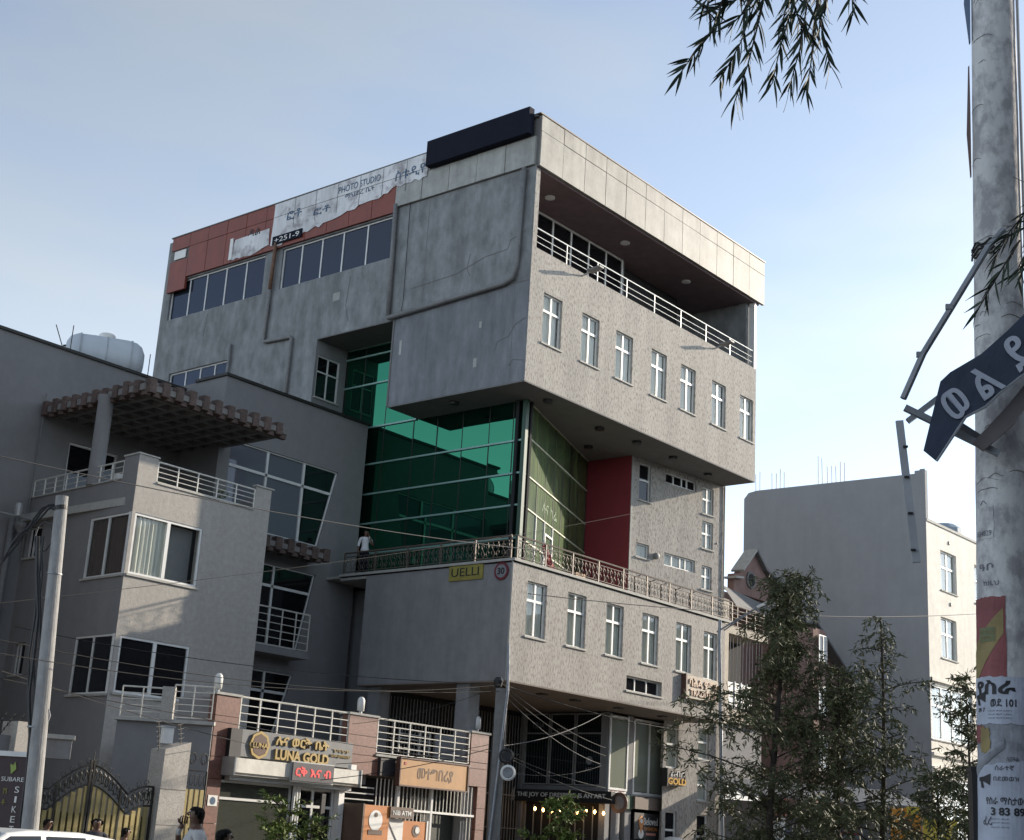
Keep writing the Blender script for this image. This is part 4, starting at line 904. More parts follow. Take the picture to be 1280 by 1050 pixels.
# ================================================================== SIGNS ON THE OFFICE BUILDING
s30 = empty('round_sign', (-.1, .45, 9.2), 'round white sign with red rim and number 30 on the dark wall at the corner', 'sign')
MB().lathe(B.P(-.43, .02, 9.33), [(.27, 0), (.27, .03)], 28, B.n).build('rim', mat('dark_red_rim', (.16, .02, .03), .5), s30); MB().lathe(B.P(-.43, .05, 9.33), [(.20, 0), (.20, .006)], 28, B.n).build('face', CURTG, s30)
text('30', .3, B, -.43, 9.33, .062, BLKT, s30, .004, width=.27, height=.2, bold=.006)
ys = empty('yellow_sign', (-.1, 1.8, 9.3), 'narrow yellow signboard with dark letters below the terrace railing', 'sign')
MB().box(B, -2.5, -1.15, .01, .05, 9.15, 9.60).build('board', mat('dull_yellow_board', (.30, .26, .06), .6), ys); text('UELLI', .3, B, -1.85, 9.40, .055, BLKT, ys, .004, width=1.1, height=.26)
bs = empty('beige_letter_sign', (10.4, -.1, 6.7), 'beige panel with raised brown letters at the right end of the lower box', 'sign')
MB().box(A, 9.3, 11.5, .02, .16, 6.66, 7.42).build('board', mat('beige_sign_board', (.5, .43, .34), .7), bs); MB().box(A, 9.22, 9.30, .0, .2, 6.6, 7.45).build('side_panel', BRN, bs)
text('ባሕል ምግብ', .3, A, 10.4, 7.2, .165, mat('copper_letter', (.34, .19, .10), .5), bs, .03, width=1.9, height=.28, bold=.01)
text('TRADITION', .3, A, 10.4, 6.86, .165, mat('copper_letter', (0, 0, 0)), bs, .03, width=1.8, height=.22, bold=.01)
js = empty('long_black_sign', (7.8, 3.9, 3.0), 'long black signboard with white capital letters above the string of bulbs', 'sign')
MB().box(T, -3.65, .45, .12, .35, 3.04, 3.44).build('board', BLK, js)
text('THE JOY OF DRESSING IS AN ART', .3, T, -1.65, 3.25, .355, WHT, js, .006, width=3.75, height=.19, bold=.004)
MB().prism([T.P(-3.9, .4, 3.05), T.P(-3.6, .4, 3.05), T.P(-3.6, .4, 3.5)], T.n*.03).build('corner_plate', TRIM, js)
BULB = mat('warm_bulb', (1, .6, .2), .4, emit=(1, .55, .18), estr=9)
for i in range(9):
    u = -2.75+i*.36; z = 2.78-.03*(i % 3)
    t = empty('festoon_bulb', T.P(u, .3, z), '%s warm glowing bulb %s in the row below the long black sign' % (('first', 'second', 'third', 'fourth', 'middle', 'fourth', 'third', 'second', 'last')[i], 'from the left' if i < 4 else ('of the nine' if i in (4, 8) else 'from the right')), 'light bulb', 'row of warm bulbs below the black sign')
    MB().lathe(T.P(u, .3, z), [(.01, -.05), (.045, 0), (.04, .04), (.015, .08)], 8).build('glass_bulb', BULB, t, smooth=True); MB().tube([T.P(u, .3, z+.07), T.P(u, .3, 3.06)], .006, 4).build('wire', CABLE, t)
gl = empty('round_hanging_sign', (8.2, 1.6, 3.2), 'brown round-edged hanging sign at the end of the long black sign', 'sign')
MB().lathe(S.P(.1, .55, 3.1), [(.34, 0), (.34, .05)], 20, T.n).build('disc', mat('brown_sign_face', (.17, .10, .08), .6), gl); MB().lathe(S.P(.1, .55, 3.1)+T.n*.05, [(.22, 0), (.22, .006)], 20, T.n).build('ring', CURTG, gl)
gb = MB().box(S, 1.14, 1.5, .06, .12, 2.95, 3.4).build('green_board', mat('green_picture', (.07, .13, .08), .6), label='little green picture board on the shop pillar beside the timber fascia', cat='board')
bv = empty('cafe_sign', S.P(2.3, .1, 2.6), 'black shop sign with red pin emblem and white word Beloved', 'sign')
MB().box(S, 1.6, 3.1, .06, .14, 2.0, 2.86).build('board', BLK, bv)
text('Beloved', .3, S, 2.58, 2.60, .145, WHT, bv, .004, width=.85, height=.24); text('FASHION', .3, S, 2.58, 2.35, .145, mat('orange_letter', (.6, .22, .04), .5), bv, .004, width=.8, height=.12); MB().box(S, 2.3, 2.9, .141, .15, 2.14, 2.22).build('strip', mat('pink_board', (0, 0, 0)), bv)
MB().prism([S.P(2.0, .141, 2.16), S.P(2.18, .141, 2.62), S.P(2.0, .141, 2.80), S.P(1.82, .141, 2.62)], S.n*.012).build('pin', mat('orange_letter', (0, 0, 0)), bv)
MB().lathe(S.P(2.0, .155, 2.6), [(.08, 0), (.08, .006)], 14, S.n).build('pin_dot', WHT, bv); MB().lathe(S.P(2.0, .142, 2.18), [(.16, 0), (.16, .006)], 14, S.n).build('pin_base', WHT, bv)
ps = empty('small_gold_sign', Wf.P(2.65, .1, 3.9), 'small box sign with white and gold lettering beside the tall shop window', 'sign')
MB().box(Wf, 2.18, 3.12, .02, .26, 3.86, 4.40).build('board', mat('timber_fascia', (0, 0, 0)), ps); MB().box(Wf, 2.12, 2.18, .02, .28, 3.82, 4.43).build('side_panel', BLK, ps)
text('ልብስ', .3, Wf, 2.68, 4.26, .265, WHT, ps, .02, width=.75, height=.2); text('GOLD', .3, Wf, 2.66, 4.0, .265, mat('bright_gold', (.8, .45, .06), .4), ps, .02, width=1.0, height=.22, bold=.008)
hb = MB().box(Wf, 1.3, 2.6, .2, .3, .9, 1.75).build('notice_board', CURTG, label='pale notice board standing low at the shaded foot of the stucco wall', cat='board')
MB().lathe(S.P(3.3, .6, 1.6), [(.1, 0), (.35, .1), (.42, .3), (.3, .5), (.1, .55)], 14).build('dish', WHT, label='white dome light at the foot of the cafe sign', cat='dish', smooth=True)
for k, (u, side) in enumerate(((2.65, 'left'), (10.9, 'right'))):
    t = empty('floodlight', A.P(u, .3, 19.7), 'flat grey floodlight on an arm below the balcony railing, %s one' % side, 'floodlight')
    MB().tube([A.P(u, 0, 19.6), A.P(u, .35, 19.68)], .03, 6).build('arm', FRG, t)
    MB().prism([A.P(u-.16, .3, 19.66), A.P(u+.16, .3, 19.66), A.P(u+.12, .8, 19.72), A.P(u-.12, .8, 19.72)], (0, 0, .06)).build('head', PIPE, t)
# terrace clutter: red chair frame, stairs rail
rc = empty('red_parasol', (2.2, .4, 9.7), 'folded red cloth leaning on the terrace railing', 'parasol')
MB().prism([A.P(1.75, -.25, 10.45), A.P(1.92, -.25, 10.35), A.P(2.55, -.35, 9.72), A.P(2.2, -.35, 9.72)], (0, .12, 0)).build('cloth', mat('red_cloth', (.55, .08, .08), .7), rc); MB().tube([A.P(1.7, -.28, 10.6), A.P(2.5, -.38, 9.7)], .02, 6).build('pole', WHT, rc)
MB().box(A, 3.2, 3.7, -.4, -.1, 9.68, 9.86).build('planter_box', ORNG, label='small orange planter box on the terrace edge', cat='planter')
for k, u in enumerate((6.2, 7.0, 7.9, 8.6, 9.5, 10.4)):
    MB().tube([A.P(u, -.5, 9.7), A.P(u, -.5, 10.4), A.P(u+.3, -.5, 10.5)], .03, 5).build('chair_frame', IRON, label='%s dark metal chair frame from the red wall behind the terrace railing' % ('first', 'second', 'third', 'fourth', 'fifth', 'sixth')[k], cat='chair', group='chair frames behind the terrace railing')

# ================================================================== UTILITY POLES
def at_px(px_, py_, dist):
    """world point at an image pixel and a distance from the viewpoint"""
    v = rx*((px_-640)/F)+ux*(-(py_-525)/F)+fx; h = math.hypot(v.x, v.y); return CAM+v*(dist/h)
lp = empty('utility_pole', (-19.3, -6.62, 0), 'weathered concrete utility pole with black cable bundle at the left', 'utility pole')
MB().tube([(-19.20, -6.69, 0), (-19.47, -6.52, 6.58)], [.14, .10], 20).build('shaft', POLE, lp, smooth=False)
MB().tube([(-19.46, -6.53, 6.35), (-19.47, -6.52, 6.42)], .107, 18).build('collar', IRON, lp)
for z in (5.3, 2.9): MB().tube([(-19.42+(.13*(5.3-z)/5), -6.55, z), (-19.42+(.13*(5.3-z)/5), -6.55, z+.025)], .124, 18).build('strap', METL, lp)
sd_ = Vector((-.64, .77, 0))     # camera-left direction at the pole
cb = MB()
base = Vector((-19.47, -6.52, 0))
for i, (o, r) in enumerate(((.20, .022), (.26, .03), (.30, .02), (.23, .018))):
    pts = [base+sd_*(o-.02*k+.04*math.sin(k*1.7+i))+Vector((.035*k, -.02*k, 5.9-k*.62)) for k in range(10)]
    cb.tube(pts, r, 6)
cb.build('cable_bundle', CABLE, lp)
cb = MB()
for i in range(3):
    cb.tube([base+sd_*(.10+.28*math.sin(t*.35+i*.15)*0+t*.10)+Vector((0, 0, 6.35-.02*t*t+.10*math.sin(t+i))) for t in range(9)], .018, 5)
cb.tube([base+sd_*(.14*math.cos(t*.7)+.2)+Vector((0, 0, 5.9+.25*math.sin(t*.7))) for t in range(8)], .014, 5)
cb.build('cable_loops', CABLE, lp)
MB().prism([base+Vector((.1, -.15, 2.6)), base+Vector((.2, -.2, 3.2)), base+Vector((.24, -.2, 3.1)), base+Vector((.12, -.14, 2.5))], (.03, .03, 0)).build('torn_strip', METL, lp)
mpo = empty('utility_pole', (-6.2, -5.0, 0), 'grey concrete utility pole with round cable coils in front of the office entrance', 'utility pole')
MB().box(Fr(-6.22, -5.02, -52), -.15, .13, -.11, .11, 0, 5.05).build('shaft', mat('dark_pole_concrete', (.27, .26, .25), .9, 0, .15, 5, .006, 20, stain=.3), mpo)
MB().tube([(-6.45, -4.95, 0), (-6.25, -5.2, 5.0), (-6.20, -5.1, 6.1)], .035, 8).build('steel_pipe', METL, mpo)
MB().lathe((-6.3, -4.95, 5.05), [(.05, 0), (.09, .05), (.12, .18), (.07, .26)], 10).build('insulator', CABLE, mpo)
for k, (x, y, who) in enumerate(((633, 945, 'dark'), (635, 966, 'white'))):
    c = at_px(x, y, 33.6)
    t = empty('cable_coil', c, '%s round coil of cable hanging on the concrete pole by the entrance' % who, 'cable coil')
    ax = (CAM-c).normalized()
    e1 = ax.orthogonal().normalized(); e2 = ax.cross(e1)
    for rr_ in (.16, .14): MB().tube([c+e1*rr_*math.cos(a*.393)+e2*rr_*math.sin(a*.393)+ax*(.02 if rr_ < .15 else 0) for a in range(17)], .022, 6, False).build('coil_ring', CABLE if k == 0 else WHT, t)
    MB().lathe(c, [(.11, 0), (.11, .02)], 14, ax).build('plate', METL if k else BLK, t)
mb_ = MB().box(Fr(-6.1, -5.15, -52), .2, .34, -.05, .12, 2.2, 2.7)
# near pole on the right, with posters
PT = at_px(1241, 0, 11.0); PB = at_px(1262, 1050, 11.0)
dz = (PT-PB)/(PT.z-PB.z)
def pole_c(z): return PB+dz*(z-PB.z)
def pole_r(z): return .205-.0055*(z-1.8)
def pole_pt(a, z, dr=0):
    c = pole_c(z); v = Vector((CAM.x-c.x, CAM.y-c.y, 0)).normalized(); w = Vector((-v.y, v.x, 0))
    return c+(v*math.cos(a)+w*math.sin(a))*(pole_r(z)+dr)
rpole = empty('utility_pole', (pole_c(0).x, pole_c(0).y, 0), 'thick weathered concrete utility pole covered in torn posters close at the right', 'utility pole')
q = MB(); n = 40; zs = [i*.2 for i in range(-1, 60)]
for z in zs:
    for j in range(n): q.v.append(pole_pt(2*math.pi*j/n, z, .002*math.sin(j*3.1+z*5)+rnd.uniform(-.001, .001)))
for i in range(len(zs)-1):
    for j in range(n): q.f.append((i*n+j, i*n+(j+1) % n, (i+1)*n+(j+1) % n, (i+1)*n+j))
q.build('shaft', mat('near_pole_concrete', (.72, .70, .68), .9, 0, .2, 6.5, .008, 18, (1, 1, .7), stain=.22, c2=(.42, .40, .40), lohi=(.40, .56)), rpole, smooth=True)
rings = MB()
for k in range(34):
    z = rnd.uniform(3.6, 9.5); a0 = rnd.uniform(-1.6, .4); L = rnd.uniform(.3, 1.1)
    rings.tube([pole_pt(a0+L*t/6, z+.006*math.sin(t*1.3+k)+.02*math.sin(t*.5), .002) for t in range(7)], rnd.uniform(.0015, .003), 4)
rings.build('crack_line', SOFF, rpole, kind='stuff')
def patch(a0, a1, z0, z1, name, m_, dr=.004, jag=0, parent=rpole, seed=0, n=18, skew=0):
    r = random.Random(seed); q = MB(); rows = 8
    for j in range(rows+1):
        for i in range(n+1):
            t = i/n; z = z0+(z1-z0)*j/rows; jz = 0
            if j in (0, rows): jz = r.uniform(-jag, jag)*.5
            ja = r.uniform(-jag, jag)*2 if i in (0, n) else 0
            q.v.append(pole_pt(a0+(a1-a0)*t+ja, z+jz+skew*t, dr+.002*r.random()))
    for j in range(rows):
        for i in range(n): k = j*(n+1)+i; q.f.append((k, k+1, k+n+2, k+n+1))
    return q.build(name, m_, parent)
def ptext(s_, a, z, w, h, m_, parent, dr=.008, bold=0, skew=0):
    f0 = Fr(0, 0, 0); ob_ = text(s_, .1, f0, 0, 0, 0, m_, None, .0, width=w, height=h, bold=bold)
    if ob_ is None: return
    me = ob_.data
    base = wloc(parent)
    ofs = ob_.location.copy()
    for v in me.vertices:
        p = v.co+ofs; v.co = pole_pt(a-p.x/pole_r(z)*-1, z+p.z+skew*p.x, dr)-base
    ob_.location = (0, 0, 0); ob_.parent = parent
PRED = mat('poster_red', (.33, .10, .10), .7, 0, .15, 6, stain=.3); PYEL = mat('poster_yellow', (.36, .27, .11), .7, 0, .15, 6, stain=.3)
PWHT = mat('poster_white', (.52, .55, .64), .7, 0, .10, 7, stain=.15); PGRY = mat('poster_grey', (.40, .41, .45), .75, 0, .22, 9, stain=.25)
po1 = empty('poster', pole_pt(-.6, 3.2), 'faded red and yellow striped poster wrapped on the near pole', 'poster')
patch(-1.5, .02, 2.90, 3.50, 'poster_sheet', PRED, .004, .01, po1, 1)
q = MB()
for i in range(11):
    t = i/10; a = -1.48+t*1.42
    zt = 3.12+.30*t; zb = 2.92 if t < .25 else 2.92+(t-.25)*.42
    q.v += [pole_pt(a, zb, .008), pole_pt(a, zt, .008)]
for i in range(10): q.f.append((2*i, 2*i+2, 2*i+3, 2*i+1))
q.build('yellow_band', PYEL, po1)
patch(-1.0, -.35, 3.18, 3.28, 'label', mat('olive_label', (.18, .20, .10), .7), .010, 0, po1, 3); ptext('ቤት ኪራይ', -.68, 3.25, .12, .035, PYEL, po1, .014); ptext('ይደውሉ', -.68, 3.205, .11, .03, PYEL, po1, .014)
po2 = empty('poster', pole_pt(-.3, 2.75), 'white poster with large dark Amharic letters below the red and yellow one', 'poster')
patch(-1.5, .9, 2.60, 2.93, 'poster_sheet', PWHT, .008, .01, po2, 2)
ptext('የስራ', -.45, 2.855, .30, .10, BLKT, po2, .012, .004); ptext('ወደ 101', -.12, 2.745, .17, .055, BLKT, po2, .012, .002); ptext('09 7', -.95, 2.70, .07, .03, BLKT, po2, .012, .002)
for z in (2.69, 2.665, 2.64): ptext('ለበለጠ መረጃ ይደውሉ', -.25, z, .16, .012, mat('grey_print', (.15, .15, .18), .7), po2, .012)
def horn(a, z, parent):   # loudspeaker pictogram
    q = MB(); P2 = [(-.07, -.01), (-.02, -.015), (.03, -.04), (.035, .04), (-.02, .02), (-.07, .015)]
    k = len(q.v); q.v = [pole_pt(a+x/.2, z+y, .014) for x, y in P2]; q.f = [(0, 1, 4, 5), (1, 2, 3, 4)]
    q.v += [pole_pt(a+x/.2, z+y, .014) for x, y in ((-.055, -.01), (-.03, -.015), (-.02, -.06), (-.045, -.055))]; q.f.append((6, 7, 8, 9)); q.build('loudspeaker_pictogram', BLKT, parent)
horn(-.9, 2.79, po2)
po3 = empty('poster', pole_pt(-.8, 2.5), 'torn grey paper scraps with red and yellow remains between the two white posters', 'poster')
patch(-1.5, 1.2, 2.30, 2.61, 'poster_sheet', PGRY, .003, .03, po3, 4); patch(-1.5, -.85, 2.48, 2.60, 'red_scrap', PRED, .007, .03, po3, 5); patch(-1.0, -.62, 2.40, 2.58, 'yellow_scrap', PYEL, .009, .03, po3, 6)
q = MB()
for i in range(12):
    t = i/11; a = -1.35+1.25*t; z = 2.26+.20*t
    q.v += [pole_pt(a, z-.03, .008), pole_pt(a, z+.01, .035*math.sin(t*3.1)+.012), pole_pt(a, z+.045, .006)]
for i in range(11): q.f += [(3*i, 3*i+3, 3*i+4, 3*i+1), (3*i+1, 3*i+4, 3*i+5, 3*i+2)]
q.build('peeling_fold', PGRY, po3, smooth=True)
po4 = empty('poster', pole_pt(-.3, 2.0), 'white job notice with phone number at the bottom of the near pole', 'poster')
patch(-1.35, 1.2, 1.35, 2.30, 'poster_sheet', PWHT, .008, .012, po4, 7, skew=.07)
horn(-.75, 2.22, po4); ptext('ሰራተኛ', -.12, 2.30, .12, .035, BLKT, po4, .014); ptext('ለበዓል', .15, 2.36, .08, .03, BLKT, po4, .014); ptext('በደመወዝ', -.08, 2.225, .16, .03, BLKT, po4, .014)
ptext('የስራ ማስታወቂያ', -.02, 2.075, .30, .055, BLKT, po4, .014, .001); ptext('3 83 89', -.04, 2.005, .22, .055, BLKT, po4, .014, .003)
for z in (1.955, 1.93, 1.90): ptext('ለበለጠ መረጃ', -.3, z, .12, .012, mat('grey_print', (0, 0, 0)), po4, .014)
ptext('ፈረ', -.72, 1.94, .07, .06, BLKT, po4, .014)
po5 = empty('poster', pole_pt(-.6, 4.0), 'small weathered notice with telephone digits high on the near pole', 'poster')
patch(-1.2, -.35, 3.93, 4.17, 'poster_sheet', mat('near_pole_concrete', (0, 0, 0)), .004, .01, po5, 9); ptext('1834829', -.78, 3.97, .14, .04, mat('grey_print', (0, 0, 0)), po5, .012)
ptext('ዓቦ', -.7, 3.72, .12, .05, mat('grey_print', (0, 0, 0)), rpole, .006); ptext('ከዚህ', -.5, 3.60, .12, .04, mat('grey_print', (0, 0, 0)), rpole, .006)
for k in range(4): MB().tube([pole_pt(-1.55+.6*t, 6.18+k*.03+.02*math.sin(t*5+k), .012) for t in [i*.3 for i in range(9)]], .008, 5).build('wire_wrap', IRON, rpole)
MB().tube([pole_pt(1.5, z, .02) for z in (1.5, 4, 6.5, 9.5)], .012, 6).build('down_wire', METL, rpole)
MB().prism([pole_pt(-1.5, 8.1, .01), pole_pt(-1.6, 8.5, .05), pole_pt(-1.5, 8.9, .03), pole_pt(-1.2, 8.9, .02), pole_pt(-1.2, 8.1, .02)], Vector((.02, .02, 0))).build('banner_scrap', mat('faded_blue_banner', (.10, .15, .24), .7), rpole)
MB().prism([pole_pt(-1.5, 6.9, .01), pole_pt(-1.6, 7.3, .035), pole_pt(-1.5, 7.9, .02), pole_pt(-1.3, 7.5, .02)], Vector((.02, .02, 0))).build('paper_scrap', BRN, rpole)
mbx = empty('meter_box', pole_pt(-1.8, 1.9, .1), 'dark box strapped to the shaded left side of the near pole near the bottom', 'box')
MB().box(Fr(*pole_pt(-1.45, 2, .0).xy, -60), -.04, .08, -.2, .02, 1.5, 2.28).build('box_body', BLK, mbx); MB().box(Fr(*pole_pt(-1.45, 2, .0).xy, -60), -.045, .085, -.21, .025, 2.28, 2.31).build('lid', CABLE, mbx)
# wrecked sign frame on the near pole
SFr = Fr(-22.33, -23.10, -60)
bf = empty('broken_sign', SFr.P(-.5, 0, 4.9), 'bent square-tube frame of a wrecked sign hanging off the near pole', 'sign frame')
def tb(a, b, w, name='tube', m_=METL, o0=0, o1=0): return MB().bar(SFr.P(a[0], o0, a[1]), SFr.P(b[0], o1, b[1]), w, w, SFr.n).build(name, m_, bf)
MB().tube([SFr.P(.0, -.02, 6.30), SFr.P(-.12, 0, 6.15), SFr.P(-.40, .02, 5.66), SFr.P(-.62, .03, 5.28), SFr.P(-.77, .02, 4.93)], .026, 6).build('bent_tube', METL, bf)
tb((-.76, 4.86), (-.10, 4.52), .045, o0=.02, o1=.0); tb((-.74, 4.76), (-.42, 5.02), .04); tb((-.40, 4.75), (-.16, 4.62), .05, o1=-.1)
MB().bar(SFr.P(-.80, .01, 4.76), SFr.P(-.70, .01, 3.70), .055, .03, SFr.n).build('flat_strip', mat('pale_steel', (.45, .46, .48), .5, .4), bf)
for k, (u, z) in enumerate(((-.40, 5.63), (-.62, 5.25), (-.76, 4.55), (-.755, 4.32), (-.735, 4.05), (-.72, 3.78))):
    MB().box(SFr, u-.05 if k < 2 else u-.02, u if k < 2 else u+.015, .02, .05, z, z+(.04 if k < 2 else .012)).build('clip', METL if k < 2 else BLK, bf)
MB().prism([SFr.P(u, .05, z) for u, z in ((-.29, 4.58), (-.22, 4.52), (.0, 4.72), (.2, 5.02), (.16, 5.12), (-.05, 4.85))], SFr.n*.05).build('hanging_flap', mat('brown_flap', (.20, .17, .17), .7), bf)
bn = empty('banner_sign', SFr.P(-.2, .2, 4.8), 'torn dark blue banner with white Amharic letters across the near pole', 'banner')
outl = [(-.66, 4.47), (-.57, 4.39), (-.36, 4.72), (-.22, 4.80), (-.12, 4.90), (.02, 5.02), (.18, 5.14), (.34, 5.20), (.34, 5.72), (.12, 5.56), (-.05, 5.38), (-.24, 5.20), (-.46, 5.06), (-.53, 4.99)]
MB().prism([SFr.P(u, .24, z) for u, z in outl], SFr.n*.012).build('sheet', mat('dark_blue_banner', (.035, .05, .09), .5, 0, .15, 5, .01, 5), bn)
MB().tube([SFr.P(u, .255, z) for u, z in outl[1:8]], .010, 5).build('hem', mat('pale_steel', (0, 0, 0)), bn)
bt = math.radians(36)
for ch, u, z, sz in (('ወ', -.43, 4.82, .27), ('ል', -.22, 4.99, .29), ('ይ', .03, 5.22, .32)):
    text(ch, .2, SFr, u, z, .262, PWHT, bn, .004, name='letter', height=sz*.8, width=sz*.66, rot=bt, bold=.004)

# ================================================================== SIKET SIGN, CAR, SHRUBS
ss = empty('shop_banner', (-17.9, -4.2, 0), 'dark brown vertical banner with green emblem and white letters at the lower left corner', 'banner')
c0 = at_px(0, 1050, 25.5); SSf = Fr(c0.x, c0.y, -56)
MB().box(SSf, -.35, .48, -.06, 0, 1.0, 2.50).build('board', mat('dark_brown_banner', (.055, .03, .032), .6), ss)
MB().box(SSf, -.35, .35, -.08, .04, 2.50, 2.58).build('frame', WHT, ss); MB().bar(SSf.P(.35, 0, 2.54), SSf.P(.52, .02, 1.9), .035).build('frame', WHT, ss)
MB().prism([SSf.P(.02, .01, 2.22), SSf.P(.10, .01, 2.30), SSf.P(.07, .01, 2.42), SSf.P(.04, .01, 2.36), SSf.P(-.01, .01, 2.38)], SSf.n*.006).build('leaf_emblem', mat('lime_emblem', (.3, .4, .08), .5), ss)
text('SUBARE', .1, SSf, .06, 2.14, .008, WHT, ss, .003, width=.38, height=.07)
for k, ch in enumerate('SIKET'): text(ch, .1, SSf, .16, 1.98-k*.155, .008, WHT, ss, .003, height=.10, width=.035 if ch == 'I' else .075)
for k, ch in enumerate('ሽቶ'): text(ch, .1, SSf, -.04, 1.95-k*.18, .008, mat('dull_yellow_board', (0, 0, 0)), ss, .003, height=.09, width=.07)

WPAINT = mat('white_car_paint', (.78, .78, .76), .25, 0, .02, 1, spec=.6)
cx0 = at_px(60, 1037, 18.5)
car = empty('parked_car', (cx0.x, cx0.y, 0), 'white car parked at the kerb in the lower left corner', 'car')
CF = Fr(cx0.x+1.9, cx0.y+.3, 8)
RZ = 1.425
prof = [(-4.3, .35), (-4.35, .62), (-4.1, .82), (-3.2, .93), (-.35, .95), (.05, .90), (.12, .6), (.05, .32)]
body = MB(); cs = [(-.86, .92), (-.80, 1)]
body.prism([CF.P(u, .0, z) for u, z in prof], -CF.n*1.72)
bo = body.build('body', WPAINT, car); bv_ = bo.modifiers.new('bevel', 'BEVEL'); bv_.width = .06; bv_.segments = 3; bv_.limit_method = 'ANGLE'
cab = [(-3.25, .93, .02), (-2.35, RZ-.04, .16), (-2.0, RZ, .19), (-1.2, RZ, .19), (-.62, RZ-.06, .17), (-.22, .95, .04)]
q = MB(); nn = len(cab)
for u, z, ins in cab: q.v += [CF.P(u, -ins, z), CF.P(u, -1.72+ins, z)]
for i in range(nn-1): q.f.append((2*i, 2*i+1, 2*i+3, 2*i+2))
q.f.append(tuple(range(0, 2*nn, 2))); q.f.append(tuple(range(2*nn-1, 0, -2)))
co = q.build('roof', WPAINT, car); bv_ = co.modifiers.new('bevel', 'BEVEL'); bv_.width = .035; bv_.segments = 3
def side_o(z): return -.02-(z-.93)/(RZ-.93)*.17+.012
for pl in ([(-3.0, 1.0), (-2.30, 1.35), (-1.85, 1.365), (-1.85, 1.0)], [(-1.75, 1.0), (-1.75, 1.365), (-1.15, 1.365), (-1.02, 1.0)], [(-.93, 1.0), (-1.05, 1.36), (-.75, 1.33), (-.42, 1.0)]):
    MB().prism([CF.P(u, side_o(z), z) for u, z in pl], CF.n*.006).build('side_window', GLD, car)
MB().prism([CF.P(-3.17, -.12, .98), CF.P(-3.17, -1.6, .98), CF.P(-2.40, -1.5, RZ-.06), CF.P(-2.40, -.22, RZ-.06)], (0, 0, .03)).build('windscreen', GLD, car)
for u in (-3.45, -.85):
    for o in (.02, -1.55):
        w = MB().lathe(CF.P(u, o, .32), [(.32, -.0), (.33, .03), (.33, -.0+.17), (.32, .2)], 22, -CF.n).build('wheel', CABLE, car); MB().lathe(CF.P(u, o+.012, .32), [(.2, 0), (.2, .02)], 16, -CF.n).build('rim', METL, w)
for o in (-.25, -1.5): MB().box(CF, -4.34, -4.2, o-.18, o+.12, .66, .80).build('headlight', GLS, car)
for o in (-.12, -1.6): MB().box(CF, .06, .13, o-.1, o+.1, .62, .86).build('tail_light', mat('red_letter', (0, 0, 0)), car)
for u in (-1.8, -.98): MB().box(CF, u-.004, u+.004, .001, .004, .4, .95).build('door_gap', BLK, car)

# ------------------------------------------------------------------ trees and shrubs
def leafclump(q, p, n, L, w, droop, spread, r):
    """a drooping spray of narrow leaves starting at p"""
    d = Vector((r.gauss(0, 1), r.gauss(0, 1), r.uniform(-.5, .7))).normalized(); pos = Vector(p)
    for i in range(n):
        d = (d+Vector((r.gauss(0, .12), r.gauss(0, .12), -droop))).normalized(); pos = pos+d*spread
        for k in (0, 1):
            e = (d*.6+Vector((r.gauss(0, .6), r.gauss(0, .6), r.gauss(-.15, .45)))).normalized(); s_ = e.orthogonal().normalized()
            s_ = (s_*math.cos(i*2.3+k)+e.cross(s_)*math.sin(i*2.3+k)); l = L*r.uniform(.6, 1.2)
            q.quad(pos, pos+e*l*.45+s_*w, pos+e*l, pos+e*l*.45-s_*w)
def tree(base, top, limbs, label, group=None, seed=1, leaf=LEAF, L=.19, w=.021, tw=6, lf=7, trunk_r=.09, droop=.16, name='street_tree', lean=(0, 0), nlf=4.2, cl_=(2, 3, 5)):
    """limbs: (height fraction, radius) envelope; trunk with limbs, twigs and leaf sprays"""
    r = random.Random(seed); b = Vector(base); H = top-b.z
    t = empty(name, b, label, 'tree', group)
    tp = [b+Vector((lean[0]*k*k+.06*math.sin(k*5+seed), lean[1]*k*k+.05*math.cos(k*4), H*k*.97)) for k in [i/9 for i in range(10)]]
    MB().tube(tp, [trunk_r*(1-.85*i/9)+.008 for i in range(10)], 8).build('trunk', BARK, t, smooth=True)
    br_ = MB(); lq = MB()
    def env(f):
        for (f0, r0), (f1, r1) in zip(limbs[:-1], limbs[1:]):
            if f0 <= f <= f1: return r0+(r1-r0)*(f-f0)/(f1-f0)
        return .1
    nl = int(H*nlf); ang = r.uniform(0, 6)
    for i in range(nl):
        f = limbs[0][0]+(1-limbs[0][0])*(i+.5)/nl; ang += 2.4+r.uniform(-.4, .4); R_ = env(f)*r.choice((.4, .75, 1.0, 1.2, 1.45))*r.uniform(.85, 1.1)
        k = min(8.999, f*9); p0 = tp[int(k)].lerp(tp[int(k)+1], k-int(k))
        dr_ = Vector((math.cos(ang), math.sin(ang), r.uniform(.25, .75)))
        pts = [p0+Vector((dr_.x*R_*s_, dr_.y*R_*s_, dr_.z*R_*s_-.22*R_*s_*s_)) for s_ in (0, .25, .5, .75, 1)]
        br_.tube(pts, [.028*(1-f*.5)*(1-j*.19)+.004 for j in range(5)], 5)
        for j in range(tw):
            s_ = .22+.78*((j+r.random())/tw)**.75; kk = min(3.999, s_*4); p = pts[int(kk)].lerp(pts[int(kk)+1], kk-int(kk))
            pe = p+Vector((r.gauss(0, .24), r.gauss(0, .24), r.gauss(.05, .2)))*min(1, R_+.3)
            br_.tube([p, pe], [.008, .004], 4, False)
            for _ in range(r.choice(cl_)): leafclump(lq, p.lerp(pe, r.random()), lf, L, w, droop, L*.36, r)
    br_.build('limbs', BARK, t); lq.build('crown', leaf, t, kind='stuff')
    return t
